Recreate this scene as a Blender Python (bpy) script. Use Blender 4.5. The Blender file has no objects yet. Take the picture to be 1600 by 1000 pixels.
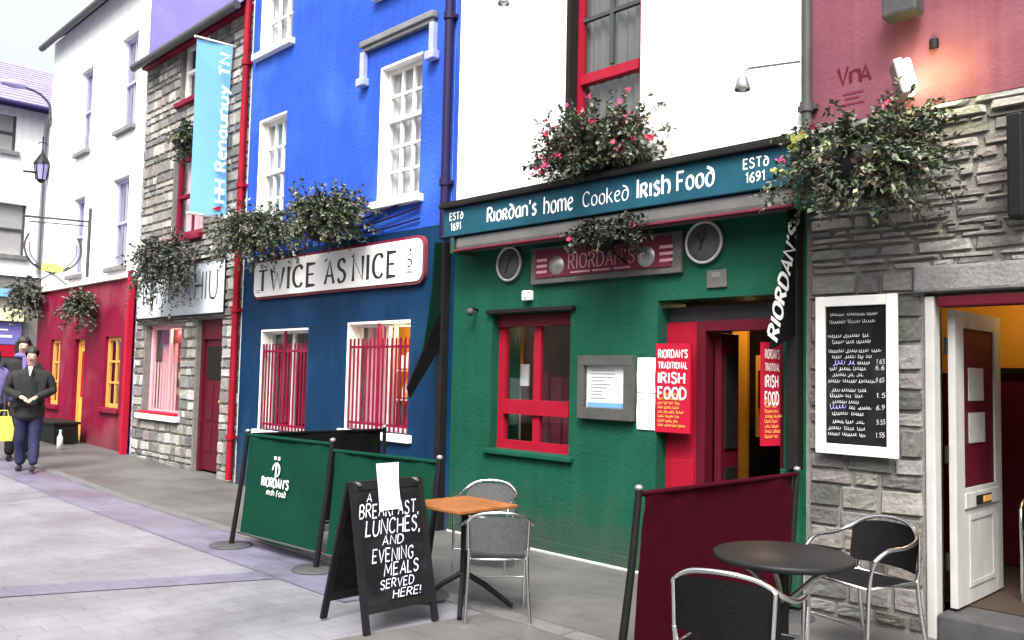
import bpy, bmesh, math, random
from mathutils import Vector, Matrix, noise
sc = bpy.context.scene
COL = sc.collection
R = math.radians
# ------------------------------------------------------------------ camera, world, sun, exposure
CAM_Y, CAM_H = -5.829, 1.60
YAW, PITCH, ROLL, FPX = R(45.7405), R(3.6916), R(1.247), 1350.0
def basis():
    cy, sy, cp, sp = math.cos(YAW), math.sin(YAW), math.cos(PITCH), math.sin(PITCH)
    fwd = Vector((-sy*cp, cy*cp, sp)); right = Vector((cy, sy, 0)); up = right.cross(fwd)
    c, s = math.cos(ROLL), math.sin(ROLL)
    return c*right+s*up, -s*right+c*up, fwd
cr, cu, cf = basis()
cam = bpy.data.objects.new('camera', bpy.data.cameras.new('camera')); COL.objects.link(cam)
m3 = Matrix((cr, cu, -cf)).transposed()
cam.matrix_world = Matrix.Translation((0, CAM_Y, CAM_H)) @ m3.to_4x4()
cam.data.sensor_width = 36; cam.data.lens = FPX/1600*36; cam.data.clip_end = 800; cam.data.clip_start = .05
sc.camera = cam
SUN_EL, SUN_AZ = R(52), R(145)          # azimuth clockwise from +Y: behind the camera, a little to the right
world = bpy.data.worlds.new('World'); sc.world = world; world.use_nodes = True
wn, wl = world.node_tree.nodes, world.node_tree.links
sky = wn.new('ShaderNodeTexSky'); sky.sky_type = 'NISHITA'; sky.sun_disc = False
sky.sun_elevation = SUN_EL; sky.sun_rotation = SUN_AZ; sky.dust_density = 10; sky.air_density = 2.0; sky.ozone_density = 1
hs = wn.new('ShaderNodeHueSaturation'); hs.inputs['Saturation'].default_value = .2
wl.new(sky.outputs[0], hs.inputs['Color']); wl.new(hs.outputs[0], wn['Background'].inputs[0])
wn['Background'].inputs[1].default_value = .15
sun = bpy.data.objects.new('sun', bpy.data.lights.new('sun', 'SUN')); COL.objects.link(sun)
sun.data.energy = 1.1; sun.data.angle = R(14); sun.data.color = (1, .96, .9)
sd = Vector((math.sin(SUN_AZ)*math.cos(SUN_EL), math.cos(SUN_AZ)*math.cos(SUN_EL), math.sin(SUN_EL)))
sun.rotation_euler = sd.to_track_quat('Z', 'Y').to_euler()
sc.view_settings.view_transform = 'Standard'; sc.view_settings.look = 'None'
sc.view_settings.exposure = 1.38; sc.view_settings.gamma = 1
# ------------------------------------------------------------------ helpers
rng = random.Random(7)
def W(x, y, Y=0.0):
    """photo measurement -> point on the vertical plane at depth Y"""
    d = cr*((x-800)/FPX) - cu*((y-500)/FPX) + cf
    t = (Y-CAM_Y)/d.y
    return Vector((d.x*t, Y, CAM_H+d.z*t))
def gz(x):                               # the street rises gently beyond the blue shop
    return 0.0 if x > -11 else min(.022*(-11-x), .5)
def nt(m): return m.node_tree.nodes, m.node_tree.links
MATS = {}
def mat(name, col, rough=.65, var=.12, scale=5, bump=0.0, bscale=60, metal=0.0, streak=0.0, spec=.4, emit=None, attr=False, dirt=None, splash=0.0):
    if name in MATS: return MATS[name]
    m = bpy.data.materials.new(name); m.use_nodes = True; n, l = nt(m)
    b = n['Principled BSDF']; b.inputs['Roughness'].default_value = rough; b.inputs['Metallic'].default_value = metal
    b.inputs['Specular IOR Level'].default_value = spec
    tc = n.new('ShaderNodeTexCoord')
    nz = n.new('ShaderNodeTexNoise'); nz.inputs['Scale'].default_value = scale; nz.inputs['Detail'].default_value = 6; nz.inputs['Roughness'].default_value = .65
    l.new(tc.outputs['Object'], nz.inputs['Vector'])
    mr = n.new('ShaderNodeMapRange'); mr.inputs[1].default_value = .3; mr.inputs[2].default_value = .7
    mr.inputs[3].default_value = 1-var; mr.inputs[4].default_value = 1+var
    l.new(nz.outputs[0], mr.inputs[0])
    val = mr.outputs[0]
    if streak:
        mp = n.new('ShaderNodeMapping'); mp.inputs['Scale'].default_value = (7, 7, .45); l.new(tc.outputs['Object'], mp.inputs[0])
        n2 = n.new('ShaderNodeTexNoise'); n2.inputs['Scale'].default_value = 1.6; n2.inputs['Detail'].default_value = 5; l.new(mp.outputs[0], n2.inputs['Vector'])
        r2 = n.new('ShaderNodeMapRange'); r2.inputs[1].default_value = .35; r2.inputs[2].default_value = .65; r2.inputs[3].default_value = 1-streak; r2.inputs[4].default_value = 1+streak*.4
        l.new(n2.outputs[0], r2.inputs[0])
        mu = n.new('ShaderNodeMath'); mu.operation = 'MULTIPLY'; l.new(val, mu.inputs[0]); l.new(r2.outputs[0], mu.inputs[1]); val = mu.outputs[0]
    mx = n.new('ShaderNodeVectorMath'); mx.operation = 'SCALE'
    if attr:
        at = n.new('ShaderNodeAttribute'); at.attribute_name = 'Col'; l.new(at.outputs['Color'], mx.inputs[0])
    else:
        mx.inputs[0].default_value = col[:3]
    l.new(val, mx.inputs['Scale']); base = mx.outputs[0]
    if dirt:
        nd = n.new('ShaderNodeTexNoise'); nd.inputs['Scale'].default_value = dirt[1]; nd.inputs['Detail'].default_value = 8; l.new(tc.outputs['Object'], nd.inputs['Vector'])
        rd = n.new('ShaderNodeMapRange'); rd.inputs[1].default_value = .52; rd.inputs[2].default_value = .68; rd.inputs[4].default_value = dirt[2]; l.new(nd.outputs[0], rd.inputs[0])
        md = n.new('ShaderNodeMix'); md.data_type = 'RGBA'; l.new(rd.outputs[0], md.inputs[0]); l.new(base, md.inputs[6]); md.inputs[7].default_value = (*dirt[0], 1); base = md.outputs[2]
    if splash:          # grime splashed up from the pavement
        sx = n.new('ShaderNodeSeparateXYZ'); l.new(tc.outputs['Object'], sx.inputs[0])
        ns = n.new('ShaderNodeTexNoise'); ns.inputs['Scale'].default_value = 4; ns.inputs['Detail'].default_value = 8; l.new(tc.outputs['Object'], ns.inputs['Vector'])
        ma = n.new('ShaderNodeMath'); ma.operation = 'MULTIPLY_ADD'; ma.inputs[1].default_value = -1.1; l.new(ns.outputs[0], ma.inputs[0]); l.new(sx.outputs[2], ma.inputs[2])
        rs = n.new('ShaderNodeMapRange'); rs.inputs[1].default_value = -.55; rs.inputs[2].default_value = .02; rs.inputs[3].default_value = splash; rs.inputs[4].default_value = 0; l.new(ma.outputs[0], rs.inputs[0])
        ms = n.new('ShaderNodeMix'); ms.data_type = 'RGBA'; l.new(rs.outputs[0], ms.inputs[0]); l.new(base, ms.inputs[6]); ms.inputs[7].default_value = (.055, .052, .046, 1); base = ms.outputs[2]
    l.new(base, b.inputs['Base Color'])
    if bump:
        nb = n.new('ShaderNodeTexNoise'); nb.inputs['Scale'].default_value = bscale; nb.inputs['Detail'].default_value = 5; l.new(tc.outputs['Object'], nb.inputs['Vector'])
        bp = n.new('ShaderNodeBump'); bp.inputs['Strength'].default_value = bump; bp.inputs['Distance'].default_value = .02
        l.new(nb.outputs[0], bp.inputs['Height']); l.new(bp.outputs[0], b.inputs['Normal'])
    if emit:
        b.inputs['Emission Color'].default_value = (*emit[0], 1); b.inputs['Emission Strength'].default_value = emit[1]
    MATS[name] = m; return m
def glass_mat():
    m = bpy.data.materials.new('window_glass'); m.use_nodes = True; n, l = nt(m); n.remove(n['Principled BSDF'])
    tr = n.new('ShaderNodeBsdfTransparent'); tr.inputs[0].default_value = (.88, .9, .9, 1)
    gl = n.new('ShaderNodeBsdfGlossy'); gl.inputs['Roughness'].default_value = .03; gl.inputs[0].default_value = (.9, .93, .95, 1)
    fr = n.new('ShaderNodeLayerWeight'); fr.inputs[0].default_value = .5
    pw = n.new('ShaderNodeMath'); pw.operation = 'POWER'; pw.inputs[1].default_value = 4; l.new(fr.outputs['Facing'], pw.inputs[0])
    ad = n.new('ShaderNodeMath'); ad.operation = 'MULTIPLY_ADD'; ad.inputs[1].default_value = .8; ad.inputs[2].default_value = .09; ad.use_clamp = True; l.new(pw.outputs[0], ad.inputs[0])
    tc = n.new('ShaderNodeTexCoord'); nz = n.new('ShaderNodeTexNoise'); nz.inputs['Scale'].default_value = 1.5; l.new(tc.outputs['Object'], nz.inputs['Vector'])
    bp = n.new('ShaderNodeBump'); bp.inputs['Strength'].default_value = .08; bp.inputs['Distance'].default_value = .05; l.new(nz.outputs[0], bp.inputs['Height']); l.new(bp.outputs[0], gl.inputs['Normal'])
    mx = n.new('ShaderNodeMixShader'); l.new(ad.outputs[0], mx.inputs[0]); l.new(tr.outputs[0], mx.inputs[1]); l.new(gl.outputs[0], mx.inputs[2])
    l.new(mx.outputs[0], n['Material Output'].inputs[0]); return m
GLASS = glass_mat()
def paver_mat(name, c1, c2, cm, bw, bh, rough=.55, rot=0.0, gap=.012):
    m = bpy.data.materials.new(name); m.use_nodes = True; n, l = nt(m); b = n['Principled BSDF']
    tc = n.new('ShaderNodeTexCoord'); mp = n.new('ShaderNodeMapping'); mp.inputs['Rotation'].default_value = (0, 0, rot); l.new(tc.outputs['Object'], mp.inputs[0])
    br = n.new('ShaderNodeTexBrick'); br.inputs['Scale'].default_value = 1; br.inputs['Brick Width'].default_value = bw; br.inputs['Row Height'].default_value = bh
    br.inputs['Mortar Size'].default_value = gap*.5; br.inputs['Mortar Smooth'].default_value = .3; br.inputs['Bias'].default_value = 0
    br.inputs['Color1'].default_value = (*c1, 1); br.inputs['Color2'].default_value = (*c2, 1); br.inputs['Mortar'].default_value = (*cm, 1)
    l.new(mp.outputs[0], br.inputs['Vector'])
    nz = n.new('ShaderNodeTexNoise'); nz.inputs['Scale'].default_value = .9; nz.inputs['Detail'].default_value = 9; nz.inputs['Roughness'].default_value = .7; l.new(tc.outputs['Object'], nz.inputs['Vector'])
    mr = n.new('ShaderNodeMapRange'); mr.inputs[1].default_value = .3; mr.inputs[2].default_value = .7; mr.inputs[3].default_value = .66; mr.inputs[4].default_value = 1.26; l.new(nz.outputs[0], mr.inputs[0])
    mx = n.new('ShaderNodeVectorMath'); mx.operation = 'SCALE'; l.new(br.outputs[0], mx.inputs[0]); l.new(mr.outputs[0], mx.inputs['Scale'])
    # spots of old chewing gum and stains
    vo = n.new('ShaderNodeTexVoronoi'); vo.inputs['Scale'].default_value = 4.5; l.new(tc.outputs['Object'], vo.inputs['Vector'])
    rv = n.new('ShaderNodeMapRange'); rv.inputs[1].default_value = .045; rv.inputs[2].default_value = .075; rv.inputs[3].default_value = .62; rv.inputs[4].default_value = 1; l.new(vo.outputs['Distance'], rv.inputs[0])
    my = n.new('ShaderNodeVectorMath'); my.operation = 'SCALE'; l.new(mx.outputs[0], my.inputs[0]); l.new(rv.outputs[0], my.inputs['Scale'])
    l.new(my.outputs[0], b.inputs['Base Color'])
    r2 = n.new('ShaderNodeMapRange'); r2.inputs[1].default_value = .35; r2.inputs[2].default_value = .65; r2.inputs[3].default_value = rough-.18; r2.inputs[4].default_value = rough+.15; l.new(nz.outputs[0], r2.inputs[0]); l.new(r2.outputs[0], b.inputs['Roughness'])
    n3 = n.new('ShaderNodeTexNoise'); n3.inputs['Scale'].default_value = 70; n3.inputs['Detail'].default_value = 4; l.new(tc.outputs['Object'], n3.inputs['Vector'])
    ma = n.new('ShaderNodeMath'); ma.operation = 'MULTIPLY_ADD'; ma.inputs[1].default_value = .25; l.new(n3.outputs[0], ma.inputs[0])
    iv = n.new('ShaderNodeMath'); iv.operation = 'SUBTRACT'; iv.inputs[0].default_value = 1; l.new(br.outputs['Fac'], iv.inputs[1]); l.new(iv.outputs[0], ma.inputs[2])
    bp = n.new('ShaderNodeBump'); bp.inputs['Strength'].default_value = .6; bp.inputs['Distance'].default_value = .006; l.new(ma.outputs[0], bp.inputs['Height']); l.new(bp.outputs[0], b.inputs['Normal'])
    return m

def arc_pts(p, k=6):
    p = [Vector(q) for q in p]; out = []
    for i in range(len(p)-1):
        a, b, c_, d_ = p[max(i-1, 0)], p[i], p[i+1], p[min(i+2, len(p)-1)]
        for t in range(k):
            t /= k; out.append(.5*(2*b+(c_-a)*t+(2*a-5*b+4*c_-d_)*t*t+(3*b-a-3*c_+d_)*t**3))
    return out+[p[-1]]
class MB:
    def __init__(s): s.v = []; s.f = []; s.c = []; s.sm = []
    def face(s, pts, col=None, smooth=False):
        i = len(s.v); s.v += [tuple(p) for p in pts]; s.f.append(tuple(range(i, i+len(pts)))); s.c.append(col); s.sm.append(smooth)
    def add(s, vs, fs, col=None, smooth=False):
        i = len(s.v); s.v += [tuple(p) for p in vs]
        for f in fs: s.f.append(tuple(i+k for k in f)); s.c.append(col); s.sm.append(smooth)
    def box(s, a, b, bev=0.0, col=None, M=None):
        x0, y0, z0 = [min(p, q) for p, q in zip(a, b)]; x1, y1, z1 = [max(p, q) for p, q in zip(a, b)]
        if bev:
            bm = bmesh.new(); bmesh.ops.create_cube(bm, size=1)
            for v in bm.verts: v.co = Vector(((x0+x1)/2+v.co.x*(x1-x0), (y0+y1)/2+v.co.y*(y1-y0), (z0+z1)/2+v.co.z*(z1-z0)))
            bmesh.ops.bevel(bm, geom=bm.edges[:], offset=min(bev, (x1-x0)*.45, (y1-y0)*.45, (z1-z0)*.45), segments=2, affect='EDGES', profile=.6)
            bm.verts.index_update(); vs = [v.co.copy() for v in bm.verts]; fs = [[v.index for v in f.verts] for f in bm.faces]; bm.free()
        else:
            vs = [Vector(p) for p in ((x0,y0,z0),(x1,y0,z0),(x1,y1,z0),(x0,y1,z0),(x0,y0,z1),(x1,y0,z1),(x1,y1,z1),(x0,y1,z1))]
            fs = [(0,3,2,1),(4,5,6,7),(0,1,5,4),(1,2,6,5),(2,3,7,6),(3,0,4,7)]
        if M: vs = [M @ v for v in vs]
        s.add(vs, fs, col); return s
    def tube(s, pts, r, n=10, cap=True, closed=False, col=None):
        pts = [Vector(p) for p in pts]; rs = r if isinstance(r, (list, tuple)) else [r]*len(pts)
        N = len(pts); rings = []; up = None
        for i, p in enumerate(pts):
            if closed: t = pts[(i+1) % N]-pts[i-1]
            else: t = pts[min(i+1, N-1)]-pts[max(i-1, 0)]
            t.normalize()
            if up is None: up = t.orthogonal().normalized()
            else:
                up = up-t*up.dot(t)
                up = up.normalized() if up.length > 1e-5 else t.orthogonal().normalized()
            w = t.cross(up)
            rings.append([p+(up*math.cos(a)+w*math.sin(a))*rs[i] for a in [2*math.pi*k/n for k in range(n)]])
        vs = [q for g in rings for q in g]; fs = []
        for i in range(N if closed else N-1):
            j = (i+1) % N
            for k in range(n): fs.append((i*n+k, i*n+(k+1) % n, j*n+(k+1) % n, j*n+k))
        s.add(vs, fs, col, True)
        if cap and not closed: s.face(list(reversed(rings[0])), col); s.face(rings[-1], col)
        return s
    def lathe(s, prof, c, n=24, axis='z', col=None):
        c = Vector(c); vs = []; fs = []
        for r, h in prof:
            for k in range(n):
                a = 2*math.pi*k/n
                p = {'z': Vector((r*math.cos(a), r*math.sin(a), h)), 'y': Vector((r*math.cos(a), h, r*math.sin(a))), 'x': Vector((h, r*math.cos(a), r*math.sin(a)))}[axis]
                vs.append(c+p)
        for i in range(len(prof)-1):
            for k in range(n): fs.append((i*n+k, i*n+(k+1) % n, (i+1)*n+(k+1) % n, (i+1)*n+k))
        s.add(vs, fs, col, True); return s
    def prism(s, poly, d, col=None):
        d = Vector(d); poly = [Vector(p) for p in poly]; n = len(poly)
        s.face(poly, col); s.face([p+d for p in reversed(poly)], col)
        for i in range(n): a, b = poly[i], poly[(i+1) % n]; s.face((b, a, a+d, b+d), col)
        return s
    def blob(s, c, rad, n=12, k=8, col=None, jit=0.0):
        vs = []; fs = []; c = Vector(c)
        for i in range(k+1):
            th = math.pi*i/k
            for j in range(n):
                a = 2*math.pi*j/n; q = 1+jit*rng.uniform(-1, 1)
                vs.append(c+Vector((rad[0]*math.sin(th)*math.cos(a)*q, rad[1]*math.sin(th)*math.sin(a)*q, rad[2]*math.cos(th)*q)))
        for i in range(k):
            for j in range(n): fs.append((i*n+j, (i+1)*n+j, (i+1)*n+(j+1) % n, i*n+(j+1) % n))
        s.add(vs, fs, col, True); return s
    def build(s, name, m, parent=None, base=None):
        o = Vector((0, 0, 0)); p = parent
        while p: o = o+Vector(p.location); p = p.parent
        if base is not None: o = Vector(base)
        me = bpy.data.meshes.new(name); me.from_pydata([tuple(Vector(q)-o) for q in s.v], [], s.f); me.materials.append(m)
        me.polygons.foreach_set('use_smooth', s.sm)
        if any(c is not None for c in s.c):
            ca = me.color_attributes.new('Col', 'FLOAT_COLOR', 'CORNER'); i = 0
            arr = []
            for f, c in zip(s.f, s.c): arr += [*(c or (.3, .3, .3)), 1.0]*len(f)
            ca.data.foreach_set('color', arr)
        me.validate(); ob = bpy.data.objects.new(name, me); COL.objects.link(ob)
        if base is not None: ob.location = base
        if parent: ob.parent = parent
        return ob
def tag(o, label, cat, group=None):
    o['label'] = label; o['category'] = cat
    if group: o['group'] = group
    return o
def thing(name, loc, label, cat, group=None):
    o = bpy.data.objects.new(name, None); COL.objects.link(o); o.location = loc; o.empty_display_size = .2
    return tag(o, label, cat, group)
def copy_tree(o, parent=None):
    c = o.copy(); COL.objects.link(c)
    if parent: c.parent = parent
    for ch in list(o.children): copy_tree(ch, c)
    return c
def struct(name, mb, m):
    o = mb.build(name, m); o['kind'] = 'structure'; return o
def wall(mb, X0, X1, Z0, Z1, Y, holes=(), depth=.32):
    """front face of a wall with rectangular openings and their reveals"""
    xs = sorted({X0, X1, *[c for h in holes for c in h[:2] if X0 < c < X1]}); zs = sorted({Z0, Z1, *[c for h in holes for c in h[2:4] if Z0 < c < Z1]})
    inh = lambda x, z: any(h[0] < x < h[1] and h[2] < z < h[3] for h in holes)
    for i in range(len(xs)-1):
        for j in range(len(zs)-1):
            a, b, c, d = xs[i], xs[i+1], zs[j], zs[j+1]
            if not inh((a+b)/2, (c+d)/2):
                mb.face(((a, Y, c), (b, Y, c), (b, Y, d), (a, Y, d)))
    for h in holes:
        a, b, c, d = max(h[0], X0), min(h[1], X1), max(h[2], Z0), min(h[3], Z1); e = Y+depth
        if h[0] > X0: mb.face(((a, Y, c), (a, Y, d), (a, e, d), (a, e, c)))
        if h[1] < X1: mb.face(((b, Y, c), (b, e, c), (b, e, d), (b, Y, d)))
        if h[2] > Z0: mb.face(((a, Y, c), (a, e, c), (b, e, c), (b, Y, c)))
        if h[3] < Z1: mb.face(((a, Y, d), (b, Y, d), (b, e, d), (a, e, d)))
    return mb
def stones(mb, X0, X1, Z0, Z1, holes, hr, wr, Y, bulge, gap, pal, n=3, rough=.25, jit=1.0):
    """coursed rubble: every stone a lumpy little relief with its own colour"""
    cuts = sorted({Z0, Z1, *[h[2] for h in holes if Z0 < h[2] < Z1], *[h[3] for h in holes if Z0 < h[3] < Z1]})
    rows = []
    for a, b in zip(cuts, cuts[1:]):
        z = a
        while z < b-1e-6:
            h = rng.uniform(*hr)
            if b-(z+h) < hr[0]*.8: h = b-z
            rows.append((z, z+h)); z += h
    for a, b in rows:
        iv = [(X0, X1)]
        for h in holes:
            if h[2] < (a+b)/2 < h[3]:
                nv = []
                for p, q in iv:
                    if h[0] > p: nv.append((p, min(q, h[0])))
                    if h[1] < q: nv.append((max(p, h[1]), q))
                iv = [t for t in nv if t[1]-t[0] > .02]
        for p, q in iv:
            x = p
            while x < q-1e-6:
                w = rng.uniform(*wr)
                if q-(x+w) < wr[0]*.8: w = q-x
                g = gap*rng.uniform(.5, 1.2); jx, jz = w*.08*jit, (b-a)*.20*jit
                x0, x1, z0, z1 = x+g/2, x+w-g/2, a+g/2, b-g/2
                cs = [(x0+rng.uniform(0, jx), z0+rng.uniform(0, jz)), (x1-rng.uniform(0, jx), z0+rng.uniform(0, jz)), (x1-rng.uniform(0, jx), z1-rng.uniform(0, jz)), (x0+rng.uniform(0, jx), z1-rng.uniform(0, jz))]
                c = rng.choice(pal); k = rng.uniform(.72, 1.25); c = tuple(t*k*rng.uniform(.95, 1.05) for t in c)
                bb = bulge*rng.uniform(.45, 1.1); vs = []; N = n+1; tx, tz = rng.uniform(-.3, .3)*bb, rng.uniform(-.3, .3)*bb
                for j in range(N+1):
                    for i in range(N+1):
                        u, v = i/N, j/N; e = .06 if n > 1 else .12
                        if 0 < i < N: u = e+(1-2*e)*(i-1)/(N-2) if N > 2 else .5
                        if 0 < j < N: v = e+(1-2*e)*(j-1)/(N-2) if N > 2 else .5
                        X = (cs[0][0]*(1-u)+cs[1][0]*u)*(1-v)+(cs[3][0]*(1-u)+cs[2][0]*u)*v
                        Z = (cs[0][1]*(1-u)+cs[1][1]*u)*(1-v)+(cs[3][1]*(1-u)+cs[2][1]*u)*v
                        edge = i in (0, N) or j in (0, N)
                        y = Y+.012 if edge else Y-bb*(1+rough*rng.uniform(-1, 1))-tx*(u-.5)*2-tz*(v-.5)*2
                        vs.append((X, y, Z))
                fs = [(j*(N+1)+i, j*(N+1)+i+1, (j+1)*(N+1)+i+1, (j+1)*(N+1)+i) for j in range(N) for i in range(N)]
                mb.add(vs, fs, c, False)
                x += w
    return mb
# ------------------------------------------------------------------ stroke lettering
G = {
'A':(4,'0,0 2,6 4,0|.9,2 3.1,2'),'B':(3.6,'0,0 0,6|~0,6 2,5.9 3,4.7 2.2,3.4 0,3.1|~0,3.1 2.4,2.9 3.5,1.6 2.3,.1 0,0'),'C':(4,'~3.8,4.9 2.9,5.9 1.3,5.7 .2,4.2 .2,1.8 1.3,.3 2.9,.1 3.8,1.1'),
'D':(4,'0,0 0,6|~0,6 2,5.9 3.8,4.5 3.8,1.5 2,.1 0,0'),'E':(3.2,'3.2,6 0,6 0,0 3.2,0|0,3.1 2.6,3.1'),'F':(3.2,'3.2,6 0,6 0,0|0,3.1 2.6,3.1'),
'G':(4,'~3.8,4.9 2.9,5.9 1.3,5.7 .2,4.2 .2,1.8 1.3,.3 2.9,.1 3.8,1.1|3.8,1 3.8,2.7 2.4,2.7'),'H':(3.8,'0,0 0,6|3.8,0 3.8,6|0,3.1 3.8,3.1'),'I':(.6,'.3,0 .3,6'),
'J':(2.4,'2.2,6 2.2,1.2|~2.2,1.2 1.5,.1 .4,.2 0,1.2'),'K':(3.6,'0,0 0,6|3.5,6 0,2.6|1.1,3.6 3.6,0'),'L':(3,'0,6 0,0 3,0'),'M':(4.8,'0,0 .3,6 2.4,1.6 4.5,6 4.8,0'),
'N':(4,'0,0 0,6 4,0 4,6'),'O':(4.4,'~2.2,6 .6,5.2 .1,3 .6,.8 2.2,0 3.8,.8 4.3,3 3.8,5.2 2.2,6'),'P':(3.4,'0,0 0,6|~0,6 2.2,5.9 3.3,4.5 2.3,3 0,2.8'),
'Q':(4.4,'~2.2,6 .6,5.2 .1,3 .6,.8 2.2,0 3.8,.8 4.3,3 3.8,5.2 2.2,6|2.8,1.5 4.4,-.4'),'R':(3.6,'0,0 0,6|~0,6 2.2,5.9 3.3,4.6 2.3,3.2 0,3|1.5,3 3.6,0'),
'S':(3.4,'~3.2,5 2.2,6 .8,5.8 .2,4.6 1,3.5 2.5,2.8 3.3,1.6 2.6,.3 1.1,0 .1,1'),'T':(4,'0,6 4,6|2,6 2,0'),'U':(3.8,'0,6 0,1.9|3.8,1.9 3.8,6|~0,1.9 .7,.3 1.9,0 3.1,.3 3.8,1.9'),
'V':(4,'0,6 2,0 4,6'),'W':(5.8,'0,6 1.4,0 2.9,4.8 4.4,0 5.8,6'),'X':(4,'0,0 4,6|0,6 4,0'),'Y':(4,'0,6 2,3 4,6|2,3 2,0'),'Z':(3.6,'0,6 3.6,6 0,0 3.6,0'),
'1':(1.6,'0,4.8 1.2,6 1.2,0'),'6':(3.2,'~2.8,5.8 1,4.6 .1,2 1,.2 2.4,.2 3.1,1.7 2.2,3.1 .9,2.9 .2,1.8'),'9':(3.2,'~.4,.2 2.2,1.4 3.1,4 2.2,5.8 .8,5.8 .1,4.3 1,2.9 2.3,3.1 3,4.2'),
"'":(.8,'.6,6.2 .2,4.6'),',':(.8,'.5,.5 .1,-1'),'.':(.6,'.1,0 .4,.3'),'-':(2,'0,2.8 2,2.8'),' ':(1.9,''),':':(.6,'.3,1 .3,1.5|.3,3.5 .3,4'),
# rounded half-uncial small letters
'a':(3.4,'~3,4 1.6,4.2 .3,3 .3,1.2 1.4,.1 2.9,1|3,4.1 3,.6 3.5,0'),'c':(3,'~2.9,3.5 1.9,4.2 .6,3.6 .1,2 .7,.5 1.9,0 3,.7'),'d':(3.6,'~.4,6 2.6,5 3.5,3 3,.8 1.7,0 .5,.6 .1,2.2 .9,3.8 2.4,4.1 3.2,3.6'),
'e':(3,'~.3,2.2 2.7,2.8 2.6,3.9 1.5,4.2 .4,3.4 .1,1.8 .8,.4 2,0 3,.6'),'h':(3.4,'0,6.2 0,0|~0,3.2 1.2,4.2 2.7,3.8 3.2,2.4 3.1,.8 2.6,0'),'i':(.6,'.3,4.2 .3,0'),
'k':(3.2,'0,6.2 0,0|3,4.2 .1,2|1,2.6 3.2,0'),'m':(5.2,'0,4.2 0,0|~0,3.2 1.1,4.2 2.3,3.6 2.6,0|~2.6,3.2 3.7,4.2 4.9,3.6 5.1,0'),'n':(3.4,'0,4.2 0,0|~0,3.1 1.2,4.2 2.7,3.8 3.2,2.4 3.2,0'),
'o':(3.4,'~1.7,4.2 .5,3.6 .1,2.1 .5,.6 1.7,0 2.9,.6 3.3,2.1 2.9,3.6 1.7,4.2'),'r':(3,'0,4.2 0,0|~0,4.1 1.8,4.3 2.6,3.3 1.9,2.2 .2,2|1.2,2.1 2.9,0'),'s':(2.6,'~2.4,3.7 1.2,4.3 .3,3.4 1.2,2.3 2.3,1.5 1.9,.2 .9,0 .1,.6'),
'f':(2.6,'0,5 0,-1.2|~0,4.8 1,5.6 2.6,5.2|-.6,3 2.2,3'),'t':(2.6,'-.2,4.1 2.6,4.1|~1,4.1 .7,1.6 1.2,.2 2.4,.3'),'l':(1.6,'0,6.2 0,.6|~0,.9 .5,0 1.5,.3'),'u':(3.4,'~0,4.2 .1,1.4 .9,.1 2.2,.3 3.2,1.4|3.2,4.2 3.2,0'),
'y':(3.2,'0,4.2 1.7,.6|3.2,4.2 .8,-1.6'),'g':(3.4,'0,4.1 3.2,4.1|~1.7,4 .6,2.9 1.9,2.2 3,1 2,-.9 .2,-.7'),'b':(3.4,'0,6.2 0,.5|~0,3.2 1.4,4.2 3,3.3 3.1,1.2 1.8,0 0,.6'),'p':(3.4,'0,4.2 0,-1.6|~0,3.2 1.4,4.2 3,3.3 3.1,1.2 1.8,0 0,.6'),'w':(4.6,'0,4.2 1.1,0 2.3,3.4 3.5,0 4.6,4.2'),
}
G['5'] = (3, '2.8,6 .4,6 .2,3.4|~.2,3.4 1.6,3.8 2.8,2.8 2.7,1 1.4,0 .1,.8')
def smoothp(p, k=4):
    out = []
    for i in range(len(p)-1):
        a, b, c, d = p[max(i-1, 0)], p[i], p[i+1], p[min(i+2, len(p)-1)]
        for t in range(k):
            t /= k
            out.append(tuple(.5*(2*b[q]+(c[q]-a[q])*t+(2*a[q]-5*b[q]+4*c[q]-d[q])*t*t+(3*b[q]-a[q]-3*c[q]+d[q])*t**3) for q in (0, 1)))
    return out+[p[-1]]
def twidth(s, sp=1.5): return sum(G.get(ch, G[' '])[0]+sp for ch in s)-sp
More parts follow.
